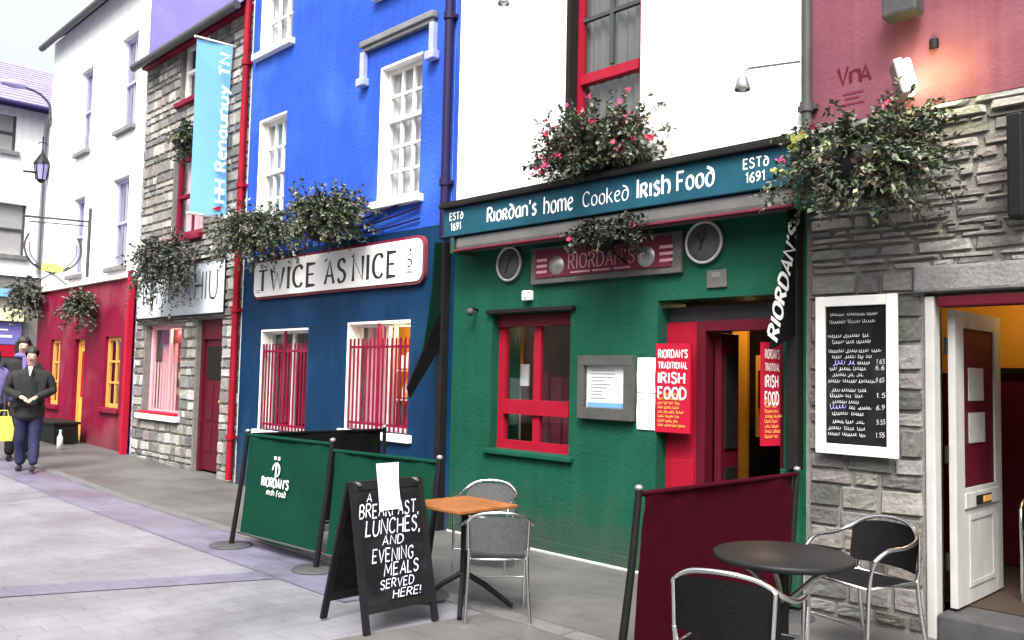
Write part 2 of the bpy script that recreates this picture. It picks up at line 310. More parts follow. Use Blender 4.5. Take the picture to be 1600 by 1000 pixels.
def text(mb, s, o, u, v, h, wt=.8, contrast=1.0, nib=0.6, sp=1.5, xs=1.0, serif=0.0, slant=0.0, jit=0.0, fit=None, eps=.0015, bow=0.0):
    """s written from o along u; v is up; h = cap height; wt = pen width in sixths of the cap height"""
    o, u, v = Vector(o), Vector(u).normalized(), Vector(v).normalized(); nrm = u.cross(v); k = h/6
    if fit: xs = fit/(twidth(s, sp)*k)
    total = twidth(s, sp)*k*xs; x = 0.0; cnt = 0
    def w_of(a, b):
        an = math.atan2(b[1]-a[1], b[0]-a[0]); return wt*(contrast+(1-contrast)*abs(math.sin(an-nib)))
    for ch in s:
        gw, gs = G.get(ch, G[' ']); dy = jit*rng.uniform(-.5, .5); sl = slant+jit*rng.uniform(-.08, .08)
        for st in gs.split('|'):
            if not st: continue
            sm = st[0] == '~'; p = [tuple(float(t) for t in q.split(',')) for q in st.lstrip('~').split()]
            if sm: p = smoothp(p)
            if jit: p = [(a+jit*rng.uniform(-.12, .12), b+jit*rng.uniform(-.12, .12)) for a, b in p]
            L, Rr = [], []; n = len(p)
            for i in range(n):
                a, b = p[max(i-1, 0)], p[min(i+1, n-1)]
                d1 = (p[i][0]-p[i-1][0], p[i][1]-p[i-1][1]) if i else None; d2 = (p[i+1][0]-p[i][0], p[i+1][1]-p[i][1]) if i < n-1 else None
                nn = []
                for d in (d1, d2):
                    if d: q = math.hypot(*d) or 1; nn.append((-d[1]/q, d[0]/q))
                mx, my = sum(t[0] for t in nn)/len(nn), sum(t[1] for t in nn)/len(nn); q = math.hypot(mx, my) or 1; q = max(q, .45)
                mx, my = mx/q/q, my/q/q; hw = w_of(a, b)/2
                L.append((p[i][0]+mx*hw, p[i][1]+my*hw)); Rr.append((p[i][0]-mx*hw, p[i][1]-my*hw))
            cnt += 1; off = nrm*(eps+.00025*(cnt % 6))
            P = lambda q: o+u*((x+(q[0]+sl*q[1])*xs*k))+v*((q[1]+dy)*k+bow*math.sin(math.pi*min(1, max(0, x/total))))+off
            vs = [P(q) for q in L]+[P(q) for q in Rr]
            mb.add(vs, [(n+i, n+i+1, i+1, i) for i in range(n-1)])
            if serif and not sm:
                for q, r in ((p[0], p[1]), (p[-1], p[-2])):
                    if abs(q[0]-r[0]) < abs(q[1]-r[1]):
                        cnt += 1; off = nrm*(eps+.00025*(cnt % 6)+.0015); t = .16
                        mb.face([P((q[0]-serif, q[1]-t)), P((q[0]+serif, q[1]-t)), P((q[0]+serif, q[1]+t)), P((q[0]-serif, q[1]+t))])
        x += (gw+sp)*k*xs
    return total
def scribble(mb, o, u, v, L, h, wt):
    """one word of quick, illegible joined-up handwriting"""
    o, u, v = Vector(o), Vector(u).normalized(), Vector(v).normalized(); nrm = u.cross(v); n = max(8, int(L/h*9)); p = []; ph = rng.uniform(0, 6); lead = rng.uniform(.9, 1.7)
    for i in range(n+1):
        t = i/n; a = ph+t*L/h*7.5; up = (lead if i < n*.2 or rng.random() < .07 else 1)*rng.uniform(.75, 1.1)
        p.append((t*L+h*.22*math.cos(a), h*.5*(1+math.sin(a)*up)+h*.12*math.sin(t*7+ph)))
    for (a, b) in zip(p, p[1:]):
        d = Vector((b[0]-a[0], b[1]-a[1])); q = d.length or 1e-6; e = Vector((-d.y, d.x))*(wt*rng.uniform(.35, .6)/q); x = d*(wt*.2/q); off = nrm*(.0015+.0003*(rng.randrange(8)))
        mb.face([o+u*(a[0]-x.x+e.x)+v*(a[1]-x.y+e.y)+off, o+u*(a[0]-x.x-e.x)+v*(a[1]-x.y-e.y)+off, o+u*(b[0]+x.x-e.x)+v*(b[1]+x.y-e.y)+off, o+u*(b[0]+x.x+e.x)+v*(b[1]+x.y+e.y)+off])
# ------------------------------------------------------------------ materials
M = {}
M['white'] = mat('white_plaster', (.8, .8, .79), .8, .05, 3, .25, 45, streak=.08, spec=.1, dirt=((.55, .54, .5), 1.6, .25))
M['cream'] = mat('old_white_render', (.78, .78, .77), .8, .05, 3, .25, 45, streak=.05, spec=.1)
M['green'] = mat('green_wall_paint', (.0080, .068, .042), .6, .16, 1.6, .4, 30, streak=.10, spec=.1, dirt=((.013, .085, .055), 1.1, .6), splash=.55)
M['blue'] = mat('royal_blue_paint', (.026, .080, .42), .65, .14, 1.3, .4, 28, streak=.1, spec=.08, dirt=((.055, .15, .55), .7, .55))
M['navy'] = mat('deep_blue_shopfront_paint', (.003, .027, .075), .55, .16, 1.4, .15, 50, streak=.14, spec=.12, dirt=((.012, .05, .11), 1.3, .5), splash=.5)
M['pink'] = mat('dusky_pink_plaster', (.165, .057, .080), .8, .1, 2, .25, 45, streak=.12, spec=.08, dirt=((.25, .11, .14), 1.2, .5))
M['crimson'] = mat('crimson_paint', (.17, .006, .028), .6, .16, 1.2, .2, 40, streak=.16, spec=.1, dirt=((.24, .06, .085), .9, .6), splash=.5)
M['red'] = mat('red_gloss_paint', (.27, .006, .022), .4, .12, 8, .05, 80, spec=.25)
M['maroon'] = mat('maroon_paint', (.075, .004, .012), .5, .12, 6, .05, 60, spec=.2)
M['redboard'] = mat('red_sign_paint', (.36, .008, .028), .5, .06, 6, spec=.15)
M['wwood'] = mat('white_painted_wood', (.78, .77, .74), .45, .05, 10, .06, 80)
M['orange'] = mat('amber_painted_wood', (.68, .3, .07), .5, .1, 10, .06, 60)
M['shadedwhite'] = mat('white_paint_toned_for_shade', (.40, .40, .39), .6, .08, 5, .08, 60, streak=.12, spec=.15)  # white door paint, darkened so the colour carries the doorway's shade
M['black'] = mat('black_painted_metal', (.007, .007, .0075), .45, .2, 8, spec=.2)
M['blackwood'] = mat('black_stained_wood', (.011, .0105, .010), .6, .25, 8, .1, 50, spec=.15)
M['chalk'] = mat('blackboard_slate', (.009, .009, .010), .8, .4, 5, spec=.08, dirt=((.035, .035, .038), 4, .5))
M['chalkline'] = mat('white_chalk', (.66, .65, .82), .9, .15, 60)
M['chalkblue'] = mat('violet_chalk', (.42, .38, .85), .9, .1, 60)
M['chrome'] = mat('polished_aluminium', (.72, .73, .75), .22, .05, 8, metal=1)
M['weave'] = mat('black_woven_plastic', (.006, .006, .0065), .6, .25, 40, .2, 90, spec=.12)
M['greyweave'] = mat('grey_woven_plastic', (.075, .077, .08), .6, .2, 40, .25, 90, spec=.15)
M['gcanvas'] = mat('green_canvas', (.0035, .036, .021), .8, .1, 3, .15, 8, spec=.06)
M['mcanvas'] = mat('maroon_canvas', (.036, .002, .0075), .85, .1, 3, .15, 8, spec=.04)
M['bcanvas'] = mat('black_canvas', (.005, .005, .0055), .8, .2, 4, .3, 10, spec=.05)
M['grey'] = mat('grey_canvas', (.115, .115, .115), .75, .15, 5, .2, 12, spec=.15)
M['teal'] = mat('dark_teal_sign_paint', (.010, .062, .092), .5, .25, 2.0, spec=.15)
M['signwhite'] = mat('white_sign_enamel', (.8, .8, .78), .4, .03, 5)
M['ink'] = mat('black_sign_paint', (.02, .02, .022), .5, .1, 10)
M['letter'] = mat('white_letter_paint', (.82, .82, .82), .5, .03, 10)
M['gold'] = mat('gold_leaf_paint', (.62, .36, .08), .4, .1, 10)
M['rose'] = mat('faded_rose_paint', (.13, .022, .04), .6, .15, 5, spec=.15)
M['pinkletter'] = mat('pale_pink_letter_paint', (.48, .25, .30), .5, .05, 10, spec=.15)
M['greyframe'] = mat('weathered_grey_wood', (.10, .098, .095), .7, .2, 8, .15, 40, spec=.15)
M['banner'] = mat('sky_blue_vinyl', (.19, .44, .74), .6, .06, 2, .1, 5, spec=.1)
M['palecyan'] = mat('pale_cyan_print', (.72, .92, .96), .5, .04, 5)
M['slate'] = mat('purple_grey_roof_slate', (.26, .235, .47), .7, .15, 4, .3, 20)
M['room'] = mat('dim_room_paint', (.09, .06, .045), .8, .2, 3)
M['ochre'] = mat('ochre_room_paint', (.72, .36, .035), .7, .1, 3)
M['curtain'] = mat('net_curtain', (.42, .42, .43), .9, .12, 14)
M['pinkcurtain'] = mat('pink_curtain', (.72, .36, .44), .9, .12, 14)
M['blind'] = mat('grey_blind', (.3, .3, .3), .8, .1, 9)
M['darkblind'] = mat('charcoal_blind', (.085, .085, .085), .8, .15, 6)
M['paper'] = mat('white_paper', (.82, .82, .86), .8, .03, 6)
M['leadgrey'] = mat('lead_grey_metal', (.055, .055, .058), .5, .2, 8, spec=.25)
M['alu'] = mat('dull_metal', (.35, .35, .36), .4, .1, 8, metal=.8)
M['pipe_navy'] = mat('dark_violet_pipe_paint', (.012, .007, .045), .5, .15, 6, spec=.2)
M['wood'] = mat('varnished_pine', (.235, .092, .032), .45, .3, 9, .1, 30, spec=.2)
M['mortar'] = mat('lime_mortar', (.165, .16, .15), .9, .2, 12, .4, 60)
M['stone'] = mat('grey_limestone', (.3, .3, .3), .85, .22, 9, .5, 38, attr=True)
M['lintel'] = mat('dressed_grey_stone', (.17, .17, .17), .85, .22, 6, .5, 38)
M['foliage'] = mat('leaf_green', (.1, .1, .1), .6, .15, 30, attr=True)
M['flower'] = mat('petal', (.5, .02, .1), .6, .1, 30, attr=True)
M['lampglass'] = mat('lit_lamp_glass', (1, .9, .75), .4, 0, 5, emit=((1, .80, .42), 6))
M['skin'] = mat('skin', (.50, .30, .23), .55, .08, 20)
M['hair'] = mat('dark_brown_hair', (.018, .013, .011), .6, .3, 60)
M['coat'] = mat('black_wool_coat', (.013, .013, .014), .85, .3, 20, .3, 60)
M['trousers'] = mat('black_trousers', (.010, .010, .012), .8, .2, 20, .2, 60)
M['jeans'] = mat('blue_denim', (.014, .014, .055), .8, .3, 25, .2, 80)
M['violetcoat'] = mat('muted_violet_jacket', (.12, .10, .25), .8, .2, 20, .2, 60)
M['yellowbag'] = mat('yellow_carrier_bag', (.75, .68, .12), .5, .08, 6)
M['scarf'] = mat('violet_scarf', (.14, .10, .32), .85, .2, 30)
M['door_red'] = mat('maroon_door_paint', (.075, .004, .014), .5, .15, 5, .05, 60, streak=.15, spec=.2)
GREY = [(.30,.30,.295),(.22,.22,.22),(.36,.355,.345),(.17,.17,.175),(.27,.26,.25),(.42,.41,.40)]
# ------------------------------------------------------------------ ground
def sheet(mb, pts, z): mb.face([(x, y, gz(x)+z) for x, y in pts])
def strip(mb, xs, y0, y1, z):
    for a, b in zip(xs, xs[1:]): sheet(mb, [(a, y0(a)), (b, y0(b)), (b, y1(b)), (a, y1(a))], z)
kerb = lambda x: -1.60
XS = [-34, -28, -22, -18, -14.5, -11, -7, -3, 3, 12]; XC = [-34, -28, -22, -18, -14.5, -11, -7, -5.2]
g = MB()
for a, b in zip([-200, -34, -22, -18, -14.5, -11, 200], [-34, -22, -18, -14.5, -11, 200][:]):
    sheet(g, [(a, -200), (b, -200), (b, 200), (a, 200)], -.012)
struct('ground', g, paver_mat('street_setts', (.185, .182, .205), (.175, .172, .195), (.155, .152, .165), .34, .17, .5, R(90)))
g = MB(); strip(g, XS, lambda x: kerb(x)-.02, lambda x: .38, 0); sheet(g, [(-4.75, -4.6), (12, -4.6), (12, kerb(0)-.175), (-4.35, kerb(0)-.175)], 0); struct('pavement', g, paver_mat('pavement_slabs', (.098, .097, .096), (.091, .090, .089), (.066, .066, .065), .6, .4, .6, 0, .010))
g = MB(); strip(g, XC, lambda x: kerb(x)-.74, lambda x: kerb(x)-.17, -.006)
sheet(g, [(-8.6, -7.5), (-8.2, -7.5), (-6.12, kerb(0)-.76), (-6.42, kerb(0)-.76)], -.006)
struct('drainage_channel', g, paver_mat('violet_grey_setts', (.152, .144, .20), (.142, .135, .187), (.13, .124, .165), .2, .1, .45, 0, .010))
g = MB(); x = -30.0
while x < 8:
    w = rng.uniform(.85, 1.0); a, b = x, x+w-.008
    g.prism([(a, kerb(a)-.17, gz(a)-.05), (b, kerb(b)-.17, gz(b)-.05), (b, kerb(b)-.02, gz(b)-.05), (a, kerb(a)-.02, gz(a)-.05)], (0, 0, .053)); x += w
struct('kerb', g, mat('kerb_stone', (.12, .12, .123), .75, .2, 6, .4, 50))
# ------------------------------------------------------------------ generic building pieces
def shell(parent, X0, X1, top, floorz, roommat=None, wallmat=None, depth=7.0, roof=True, rise=3.4, ceil=2.95, gut=None):
    m = MB(); e = .004
    X0 += e; X1 -= e
    m.face(((X0, .0, 0), (X0, .0, top), (X0, depth, top), (X0, depth, 0))); m.face(((X1, .0, 0), (X1, depth, 0), (X1, depth, top), (X1, .0, top)))
    m.face(((X0, depth, 0), (X0, depth, top), (X1, depth, top), (X1, depth, 0)))
    for X in (X0, X1): m.face(((X, 0, top), (X, depth, top), (X, depth/2, top+rise)))
    m.build('shell_wall', wallmat or M['cream'], parent)
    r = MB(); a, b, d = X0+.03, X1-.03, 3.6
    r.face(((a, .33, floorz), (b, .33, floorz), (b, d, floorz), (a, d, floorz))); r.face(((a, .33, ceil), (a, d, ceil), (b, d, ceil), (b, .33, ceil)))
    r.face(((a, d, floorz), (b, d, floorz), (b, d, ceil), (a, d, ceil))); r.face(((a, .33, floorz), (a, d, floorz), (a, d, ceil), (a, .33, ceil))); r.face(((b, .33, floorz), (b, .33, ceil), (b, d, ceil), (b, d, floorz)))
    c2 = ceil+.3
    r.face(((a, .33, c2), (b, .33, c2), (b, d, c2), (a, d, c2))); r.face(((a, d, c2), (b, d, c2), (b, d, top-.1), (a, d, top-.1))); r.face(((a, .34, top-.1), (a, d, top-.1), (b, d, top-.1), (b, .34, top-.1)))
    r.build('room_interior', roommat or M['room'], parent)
    if roof:
        f = MB(); ov = .22; k = rise/(depth/2)
        p = [(X0-.0, -ov, top-ov*k+.06), (X1, -ov, top-ov*k+.06), (X1, depth/2, top+rise+.06), (X0, depth/2, top+rise+.06)]
        f.prism(p, (0, 0, .06)); q = [(x, depth-y, z) for x, y, z in p]; f.prism(q, (0, 0, .06))
        n = int((depth/2+ov)/.32)
        for i in range(n):      # slate courses
            y = -ov+i*(depth/2+ov)/n; z = top+.12+y*k
            f.face(((X0, y, z+.022), (X1, y, z+.022), (X1, y+.34, z+.34*k+.004), (X0, y+.34, z+.34*k+.004))); f.face(((X0, y, z+.001), (X1, y, z+.001), (X1, y, z+.022), (X0, y, z+.022)))
        f.build('roof', M['slate'], parent)
        gt = MB(); gt.tube([(X0, -ov-.05, top-ov*k+.02), (X1, -ov-.05, top-ov*k+.02)], .065, 8); gt.build('gutter', gut or M['leadgrey'], parent)
def window(parent, X0, X1, Z0, Z1, fm, cols=3, rows=(2, 3), Y=.16, fw=.07, bar=.028, sill=None, silld=.10, back='curtain', backY=.16, name='window', glass=True, mid=None, label=None, meet=.05):
    """a sash window: frame, glazing bars, pane, what hangs behind it, sill"""
    f = MB(); a, b, c, d = X0, X1, Z0, Z1; t = .06
    f.box((a, Y, c), (a+fw, Y+t, d)); f.box((b-fw, Y, c), (b, Y+t, d)); f.box((a+fw, Y+.001, d-fw), (b-fw, Y+t-.001, d)); f.box((a+fw, Y+.001, c), (b-fw, Y+t-.001, c+fw))
    zs = [c+fw]; 
    if len(rows) == 2:
        zm = mid if mid else c+(d-c)*rows[1]/(sum(rows)); f.box((a+fw, Y-.02, zm-meet/2), (b-fw, Y+t-.004, zm+meet/2)); spans = [(c+fw, zm-meet/2, rows[1]), (zm+meet/2, d-fw, rows[0])]
    else: spans = [(c+fw, d-fw, rows[0])]
    for lo, hi, n in spans:
        for i in range(1, n): z = lo+(hi-lo)*i/n; f.box((a+fw, Y+.012, z-bar/2), (b-fw, Y+t-.012, z+bar/2))
        for i in range(1, cols): x = a+fw+(b-a-2*fw)*i/cols; f.box((x-bar/2, Y+.010, lo), (x+bar/2, Y+t-.010, hi))
    o = f.build(name, fm, parent)
    if label: o['label'] = label
    if glass:
        g = MB(); g.face(((a+fw*.5, Y+.03, c+fw*.5), (b-fw*.5, Y+.03, c+fw*.5), (b-fw*.5, Y+.03, d-fw*.5), (a+fw*.5, Y+.03, d-fw*.5))); g.build('pane', GLASS, o)
    if back:
        g = MB(); n = 26; p = []
        for i in range(n+1): x = a+(b-a)*i/n; p.append((x, Y+backY+.02*math.sin(i*2.1)+.012*math.sin(i*5.3)))
        for (x0, y0), (x1, y1) in zip(p, p[1:]): g.face(((x0, y0, c), (x1, y1, c), (x1, y1, d), (x0, y0, d)), None, True)
        g.build('blind' if 'blind' in back else 'curtain', M[back], o)
    if sill:
        s = MB(); s.box((a-.08, -silld, c-.09), (b+.08, Y+.05, c-.002), .012); s.build('sill', sill, o)
    return o
def drape(x0, x1, z0, z1, y, amp=.02, n=40):
    m = MB(); p = [(x0+(x1-x0)*i/n, y+amp*math.sin(i*1.3)+amp*.5*math.sin(i*2.9)) for i in range(n+1)]
    for (a, ya), (b, yb) in zip(p, p[1:]): m.face(((a, ya, z0), (b, yb, z0), (b, yb, z1), (a, ya, z1)), None, True)
    return m
def drainpipe(x, z0, z1, m, label, r=.045, y=-.075):
    t = thing('drainpipe', (x, y, z0), label, 'drainpipe')
    p = MB(); p.tube([(x, y, z0), (x, y, z1)], r, 14); p.build('pipe', m, t)
    z = z0+.6
    while z < z1:
        c = MB(); c.tube([(x, y, z-.035), (x, y, z+.035)], r*1.35, 14); c.box((x-.07, y, z-.02), (x+.07, .0-.002, z+.02)); c.build('bracket', m, t); z += 1.8
    return t
# ================================================================== the green pub
PX0, PX1 = -6.86, -2.955
pub = thing('pub_building', (-4.9, 0, 0), 'pub with a green ground floor, red windows and plain white upper wall', 'building')
WIN = (-6.26, -5.22, .89, 2.20); DOOR = (-4.26, -3.13, 0.02, 2.245); UP = (-5.34, -4.47, 3.80, 5.55)
wall(MB(), PX0, PX1, 0, 3.1, 0, [WIN, (DOOR[0], DOOR[1], -.1, DOOR[3])], .40).build('ground_floor_wall', M['green'], pub)
wall(MB(), PX0, PX1, 3.1, 8.6, .002, [UP], .25).build('upper_wall', M['white'], pub)
shell(pub, PX0, PX1, 8.6, .025)
m = MB(); m.box((PX0+.01, -.018, 0), (DOOR[0], -.002, .11), .004); m.box((DOOR[1], -.018, 0), (PX1-.01, -.002, .11), .004); m.build('plinth', M['green'], pub)
m = MB(); m.box((PX0+.02, -.035, 0), (DOOR[0], -.019, .022), .004); m.build('skirting_line', M['curtain'], pub)
w = window(pub, *WIN, M['red'], cols=2, rows=(1, 1), Y=.10, fw=.085, bar=.09, back=None, mid=1.30, meet=.14, label='red four pane pub window with a light sill')
m = MB(); m.box((WIN[0]-.06, -.05, WIN[2]-.05), (WIN[1]+.06, .12, WIN[2]-.003), .01); m.build('sill', M['green'], w)
m = MB(); m.box((WIN[0]+.02, .098, 2.08), (WIN[1]-.02, .06, 2.19)); m.build('head_board', M['maroon'], w)
m = MB(); m.box((WIN[0]-.05, -.05, 2.205), (WIN[1]+.06, -.001, 2.245), .006); m.build('window_hood', M['blackwood'], pub)
m = MB()
for i in range(5): m.box((-6.1+i*.18, .5, .9), (-5.96+i*.18, .62, rng.uniform(1.25, 1.75)))
m.build('window_display', M['rose'], pub)
drape(-6.70, -6.30, 1.62, 2.15, .46, .02, 16).build('curtain_or_reflection', M['ochre'], pub); drape(-6.70, -6.34, .95, 1.60, .48, .02, 16).build('curtain_or_reflection', M['pinkcurtain'], pub)  # ochre and pink sheets stand in for reflections in the left pane
l5 = bpy.data.objects.new('pub_window_lamp', bpy.data.lights.new('pub_window_lamp', 'POINT')); COL.objects.link(l5); l5.location = (-6.2, .62, 2.05); l5.data.energy = 2.5; l5.data.color = (1, .7, .4); l5.data.shadow_soft_size = .08  # fill light added to brighten the reflection sheets behind the pane
m = MB(); m.box((-6.42, .42, 1.50), (-6.16, .44, 1.72)); m.build('white_pane_reflection', M['paper'], pub)  # white sheet standing in for the pale part of the pane reflection
# set-back porch with dark head, maroon frame and side panel
m = MB(); m.box((DOOR[0]+.001, .18, 2.077), (DOOR[1]-.001, .23, 2.20)); m.build('transom_panel', M['leadgrey'], pub)
m = MB()
m.box((-3.945, .10, .02), (-3.865, .22, 2.07), .006); m.box((-3.215, .10, .02), (DOOR[1]-.003, .22, 2.07), .006); m.box((-3.864, .102, 1.99), (-3.216, .218, 2.075), .004)
fr = m.build('door_frame', M['maroon'], pub)
m = MB(); m.box((DOOR[0]+.003, .13, .02), (-3.946, .20, 2.07)); m.box((-4.20, .115, .10), (-3.98, .129, .95), .006); m.build('side_panel', M['red'], pub)
m = MB(); m.box((DOOR[0], -.02, .003), (DOOR[1], .44, .028), .006); m.build('doorstep', M['lintel'], pub)
m = MB(); m.box((-3.86, .23, .03), (-3.80, .50, 1.98), .006); dl = m.build('door', M['maroon'], pub); dl['label'] = 'open maroon pub door folded inwards'
m = MB()
for z0, z1 in ((.2, .9), (1.05, 1.8)): m.box((-3.799, .28, z0), (-3.785, .45, z1), .005)
m.build('door_panel', M['blackwood'], dl)
m = MB(); m.box((-4.46, 1.48, .03), (-4.30, 1.52, 2.1)); m.box((-4.21, 1.48, 1.08), (-4.0, 1.52, 1.84)); m.build('interior_wall', M['ochre'], pub)
m = MB(); m.box((-4.17, 1.45, 1.35), (-4.08, 1.478, 1.7), .005); m.build('picture', M['maroon'], pub)
l4 = bpy.data.objects.new('pub_lamp', bpy.data.lights.new('pub_lamp', 'POINT')); COL.objects.link(l4); l4.location = (-4.0, 1.0, 2.3); l4.data.energy = 9; l4.data.color = (1, .66, .34); l4.data.shadow_soft_size = .08
m = MB(); m.box((-5.0, 2.2, .03), (-3.2, 2.7, 1.1), .02); m.build('bar_counter', M['blackwood'], pub)
m = MB()
for i in range(14): m.tube([(-4.9+i*.12, 2.9, 1.25), (-4.9+i*.12, 2.9, 1.42), (-4.9+i*.12, 2.9, 1.5)], [.035, .035, .012], 8)
m.build('bottle_row', M['leadgrey'], pub)
uw = window(pub, *UP, M['red'], cols=1, rows=(1, 1), Y=.12, fw=.1, back='darkblind', backY=.10, mid=4.36, meet=.09, label='red upstairs sash window above the flower basket')
m = MB(); m.box((UP[0]-.02, -.06, UP[2]-.08), (UP[1]+.04, .13, UP[2]-.002), .01); m.build('sill', M['red'], uw)
m = MB(); m.box((UP[0]+.1, .13, 4.92), (UP[1]-.1, .17, 4.955)); m.box(((UP[0]+UP[1])/2-.02, .132, 4.45), ((UP[0]+UP[1])/2+.02, .168, 5.45)); m.build('glazing_bar', M['leadgrey'], uw)
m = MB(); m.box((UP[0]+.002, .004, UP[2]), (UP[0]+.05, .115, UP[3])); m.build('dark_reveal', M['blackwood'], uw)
# end pilasters of the pub front
for a, b, c in ((-7.0, -6.915, 0), (-3.06, -2.975, .98)):
    m = MB(); m.box((a, -.10, c), (b, -.002, 2.98), .008); m.build('pilaster', M['blackwood'], pub)
m = MB(); m.box((-3.125, -.07, 0.02), (-2.975, -.002, .975), .01); m.build('pilaster_base', M['green'], pub)
# ---- fascia board with its lettering
FY = -.30; FX0, FX1 = -6.72, -2.90
fs = thing('fascia_sign', ((FX0+FX1)/2, -.0, 2.97), 'long dark teal fascia board reading Riordan\'s home cooked Irish food', 'sign')
m = MB(); m.box((FX0, FY+.02, 2.98), (FX1, -.004, 3.265), .008); m.build('board', M['teal'], fs)
m = MB(); m.box((FX0-.03, FY-.03, 3.267), (FX1+.03, -.004, 3.315), .012); m.box((FX0-.02, FY+.0, 3.317), (FX1+.02, -.004, 3.335), .005); m.build('cornice', M['blackwood'], fs)
m = MB(); yy = FY+.02
for s, x0, x1, hgt, z, b in (("Riordan's", -6.06, -5.41, .135, 3.065, 1.15), ("home", -5.31, -4.97, .15, 3.055, 1.05), ("Cooked", -4.85, -4.36, .125, 3.06, .75), ("Irish", -4.27, -3.95, .15, 3.06, 1.15), ("Food", -3.88, -3.55, .145, 3.065, 1.15)):
    m = MB(); text(m, s, (x0, yy, z), (1, 0, 0), (0, 0, 1), hgt, wt=b, contrast=.45, nib=.5, fit=x1-x0, sp=1.3); m.build('lettering', M['letter'], fs)
for x0 in (-6.62, -3.30):
    m = MB(); text(m, "ESTd", (x0, yy, 3.145), (1, 0, 0), (0, 0, 1), .07, wt=1.0, fit=.2); text(m, "1691", (x0+.02, yy, 3.04), (1, 0, 0), (0, 0, 1), .07, wt=1.0, fit=.15); m.build('lettering', M['letter'], fs)
aw = thing('awning_cassette', ((FX0+FX1)/2, 0, 2.8), 'rolled grey awning with a red front edge under the teal fascia', 'awning')
m = MB(); m.box((FX0+.16, FY+.05, 2.845), (FX1-.02, -.005, 2.972), .03); m.build('canvas_roll', M['grey'], aw)
m = MB(); m.box((FX0+.16, FY+.02, 2.825), (FX1-.02, FY+.10, 2.8435), .004); m.build('front_bar', M['rose'], aw)
for x in (FX0+.10, FX1-.015): m = MB(); m.box((x, FY+.03, 2.81), (x+.05, -.004, 2.976), .008); m.build('end_cap', M['green'], aw)
# ---- side flaps of the awning (plane across the pavement)
for X, lab in ((-6.97, 'black and green awning side flap beside the blue shop'), (-3.03, 'black awning side flap with white lettering beside the stone wall')):
    right = X > -5
    t = thing('awning_side_flap', (X, 0, 2.9), lab, 'awning flap', 'awning side flaps of the pub front')
    if not right: up = [(-.19, 2.97), (-.105, 2.97), (-.105, 2.2), (-.22, 1.93), (-.34, 1.70), (-.27, 2.05), (-.21, 2.5)]; st = [(-.102, 2.25), (-.102, 1.86), (-.20, 1.72), (-.46, 1.36), (-.50, 1.46), (-.27, 1.92)]
    else: up = [(-.105, 2.80), (-.105, 2.25), (-.20, 2.2), (-.17, 2.6), (-.13, 2.8)]; st = [(-.102, 2.82), (-.102, 1.93), (-.18, 1.90), (-.42, 1.82), (-.40, 2.0), (-.27, 2.35), (-.17, 2.65), (-.13, 2.82)]
    m = MB(); m.prism([(X, y, z) for y, z in up], (.016, 0, 0)); m.build('canvas', mat('dark_green_canvas', (.002, .016, .010), .8, .2, 4, .2, 10, spec=.05), t)
    m = MB(); m.prism([(X+(.002 if not right else .018), y, z) for y, z in st], (.022, 0, 0)); m.build('black_canvas', M['bcanvas'], t)
    if right:
        m = MB(); d = Vector((0, .30, .80)).normalized(); n_ = Vector((1, 0, 0)); v = n_.cross(d)
        text(m, "RIORDAN'S", Vector((X+.041, -.36, 1.88)), d, v, .135, wt=1.5, contrast=.6, fit=.86, eps=.003)
        m.build('lettering', M['letter'], t)
# ---- things fixed on the pub front
sb = thing('pub_signboard', (-4.85, 0, 2.5), 'long rose coloured signboard with gold crest and Riordan\'s in pale letters', 'sign')
X0, X1, Z0, Z1 = -5.69, -4.0, 2.46, 2.80
m = MB(); m.box((X0, -.05, Z0), (X1, -.003, Z1), .006); m.build('backing_board', M['greyframe'], sb)
m = MB(); m.box((X0+.07, -.062, Z0+.055), (X1-.09, -.0505, Z1-.03)); m.prism([(-5.1, -.0505, Z1+.002), (-4.6, -.0505, Z1+.002), (-4.72, -.0505, Z1+.07), (-4.85, -.0505, Z1+.10), (-4.98, -.0505, Z1+.07)], (0, .04, 0)); m.build('panel', M['rose'], sb)
m = MB(); text(m, "RIORDAN'S", (-5.2, -.062, 2.575), (1, 0, 0), (0, 0, 1), .125, wt=.75, contrast=.4, nib=.1, fit=.74, serif=.45, sp=1.6)
for x0, x1, z in ((-5.18, -4.95, 2.532), (-4.92, -4.72, 2.532), (-4.68, -4.5, 2.532)):
    m.box((x0, -.0645, z), (x1, -.0625, z+.016))
m.build('lettering', M['pinkletter'], sb)
for x in (-5.6, -4.2):
    m = MB()
    for k in range(3): m.box((x, -.0655, 2.555+k*.055), (x+.13, -.0625, 2.58+k*.055))
    m.build('side_lettering', M['pinkletter'], sb)
for x in (-5.35, -4.34):
    m = MB(); m.lathe([(.0, -.012), (.085, -.010), (.092, 0)], (x, -.0625, 2.615), 20, 'y'); m.build('medallion', M['alu'], sb)
m = MB(); m.prism([(-4.93, -.064, 2.705), (-4.77, -.064, 2.705), (-4.77, -.064, 2.725), (-4.93, -.064, 2.725)], (0, .0012, 0)); m.build('gold_bar', M['gold'], sb)
m = MB(); m.prism([(-4.88, -.066, 2.735), (-4.82, -.066, 2.735), (-4.80, -.066, 2.80), (-4.825, -.066, 2.79), (-4.85, -.066, 2.82), (-4.875, -.066, 2.79), (-4.90, -.066, 2.80)], (0, .003, 0)); m.build('crest', M['pinkletter'], sb)
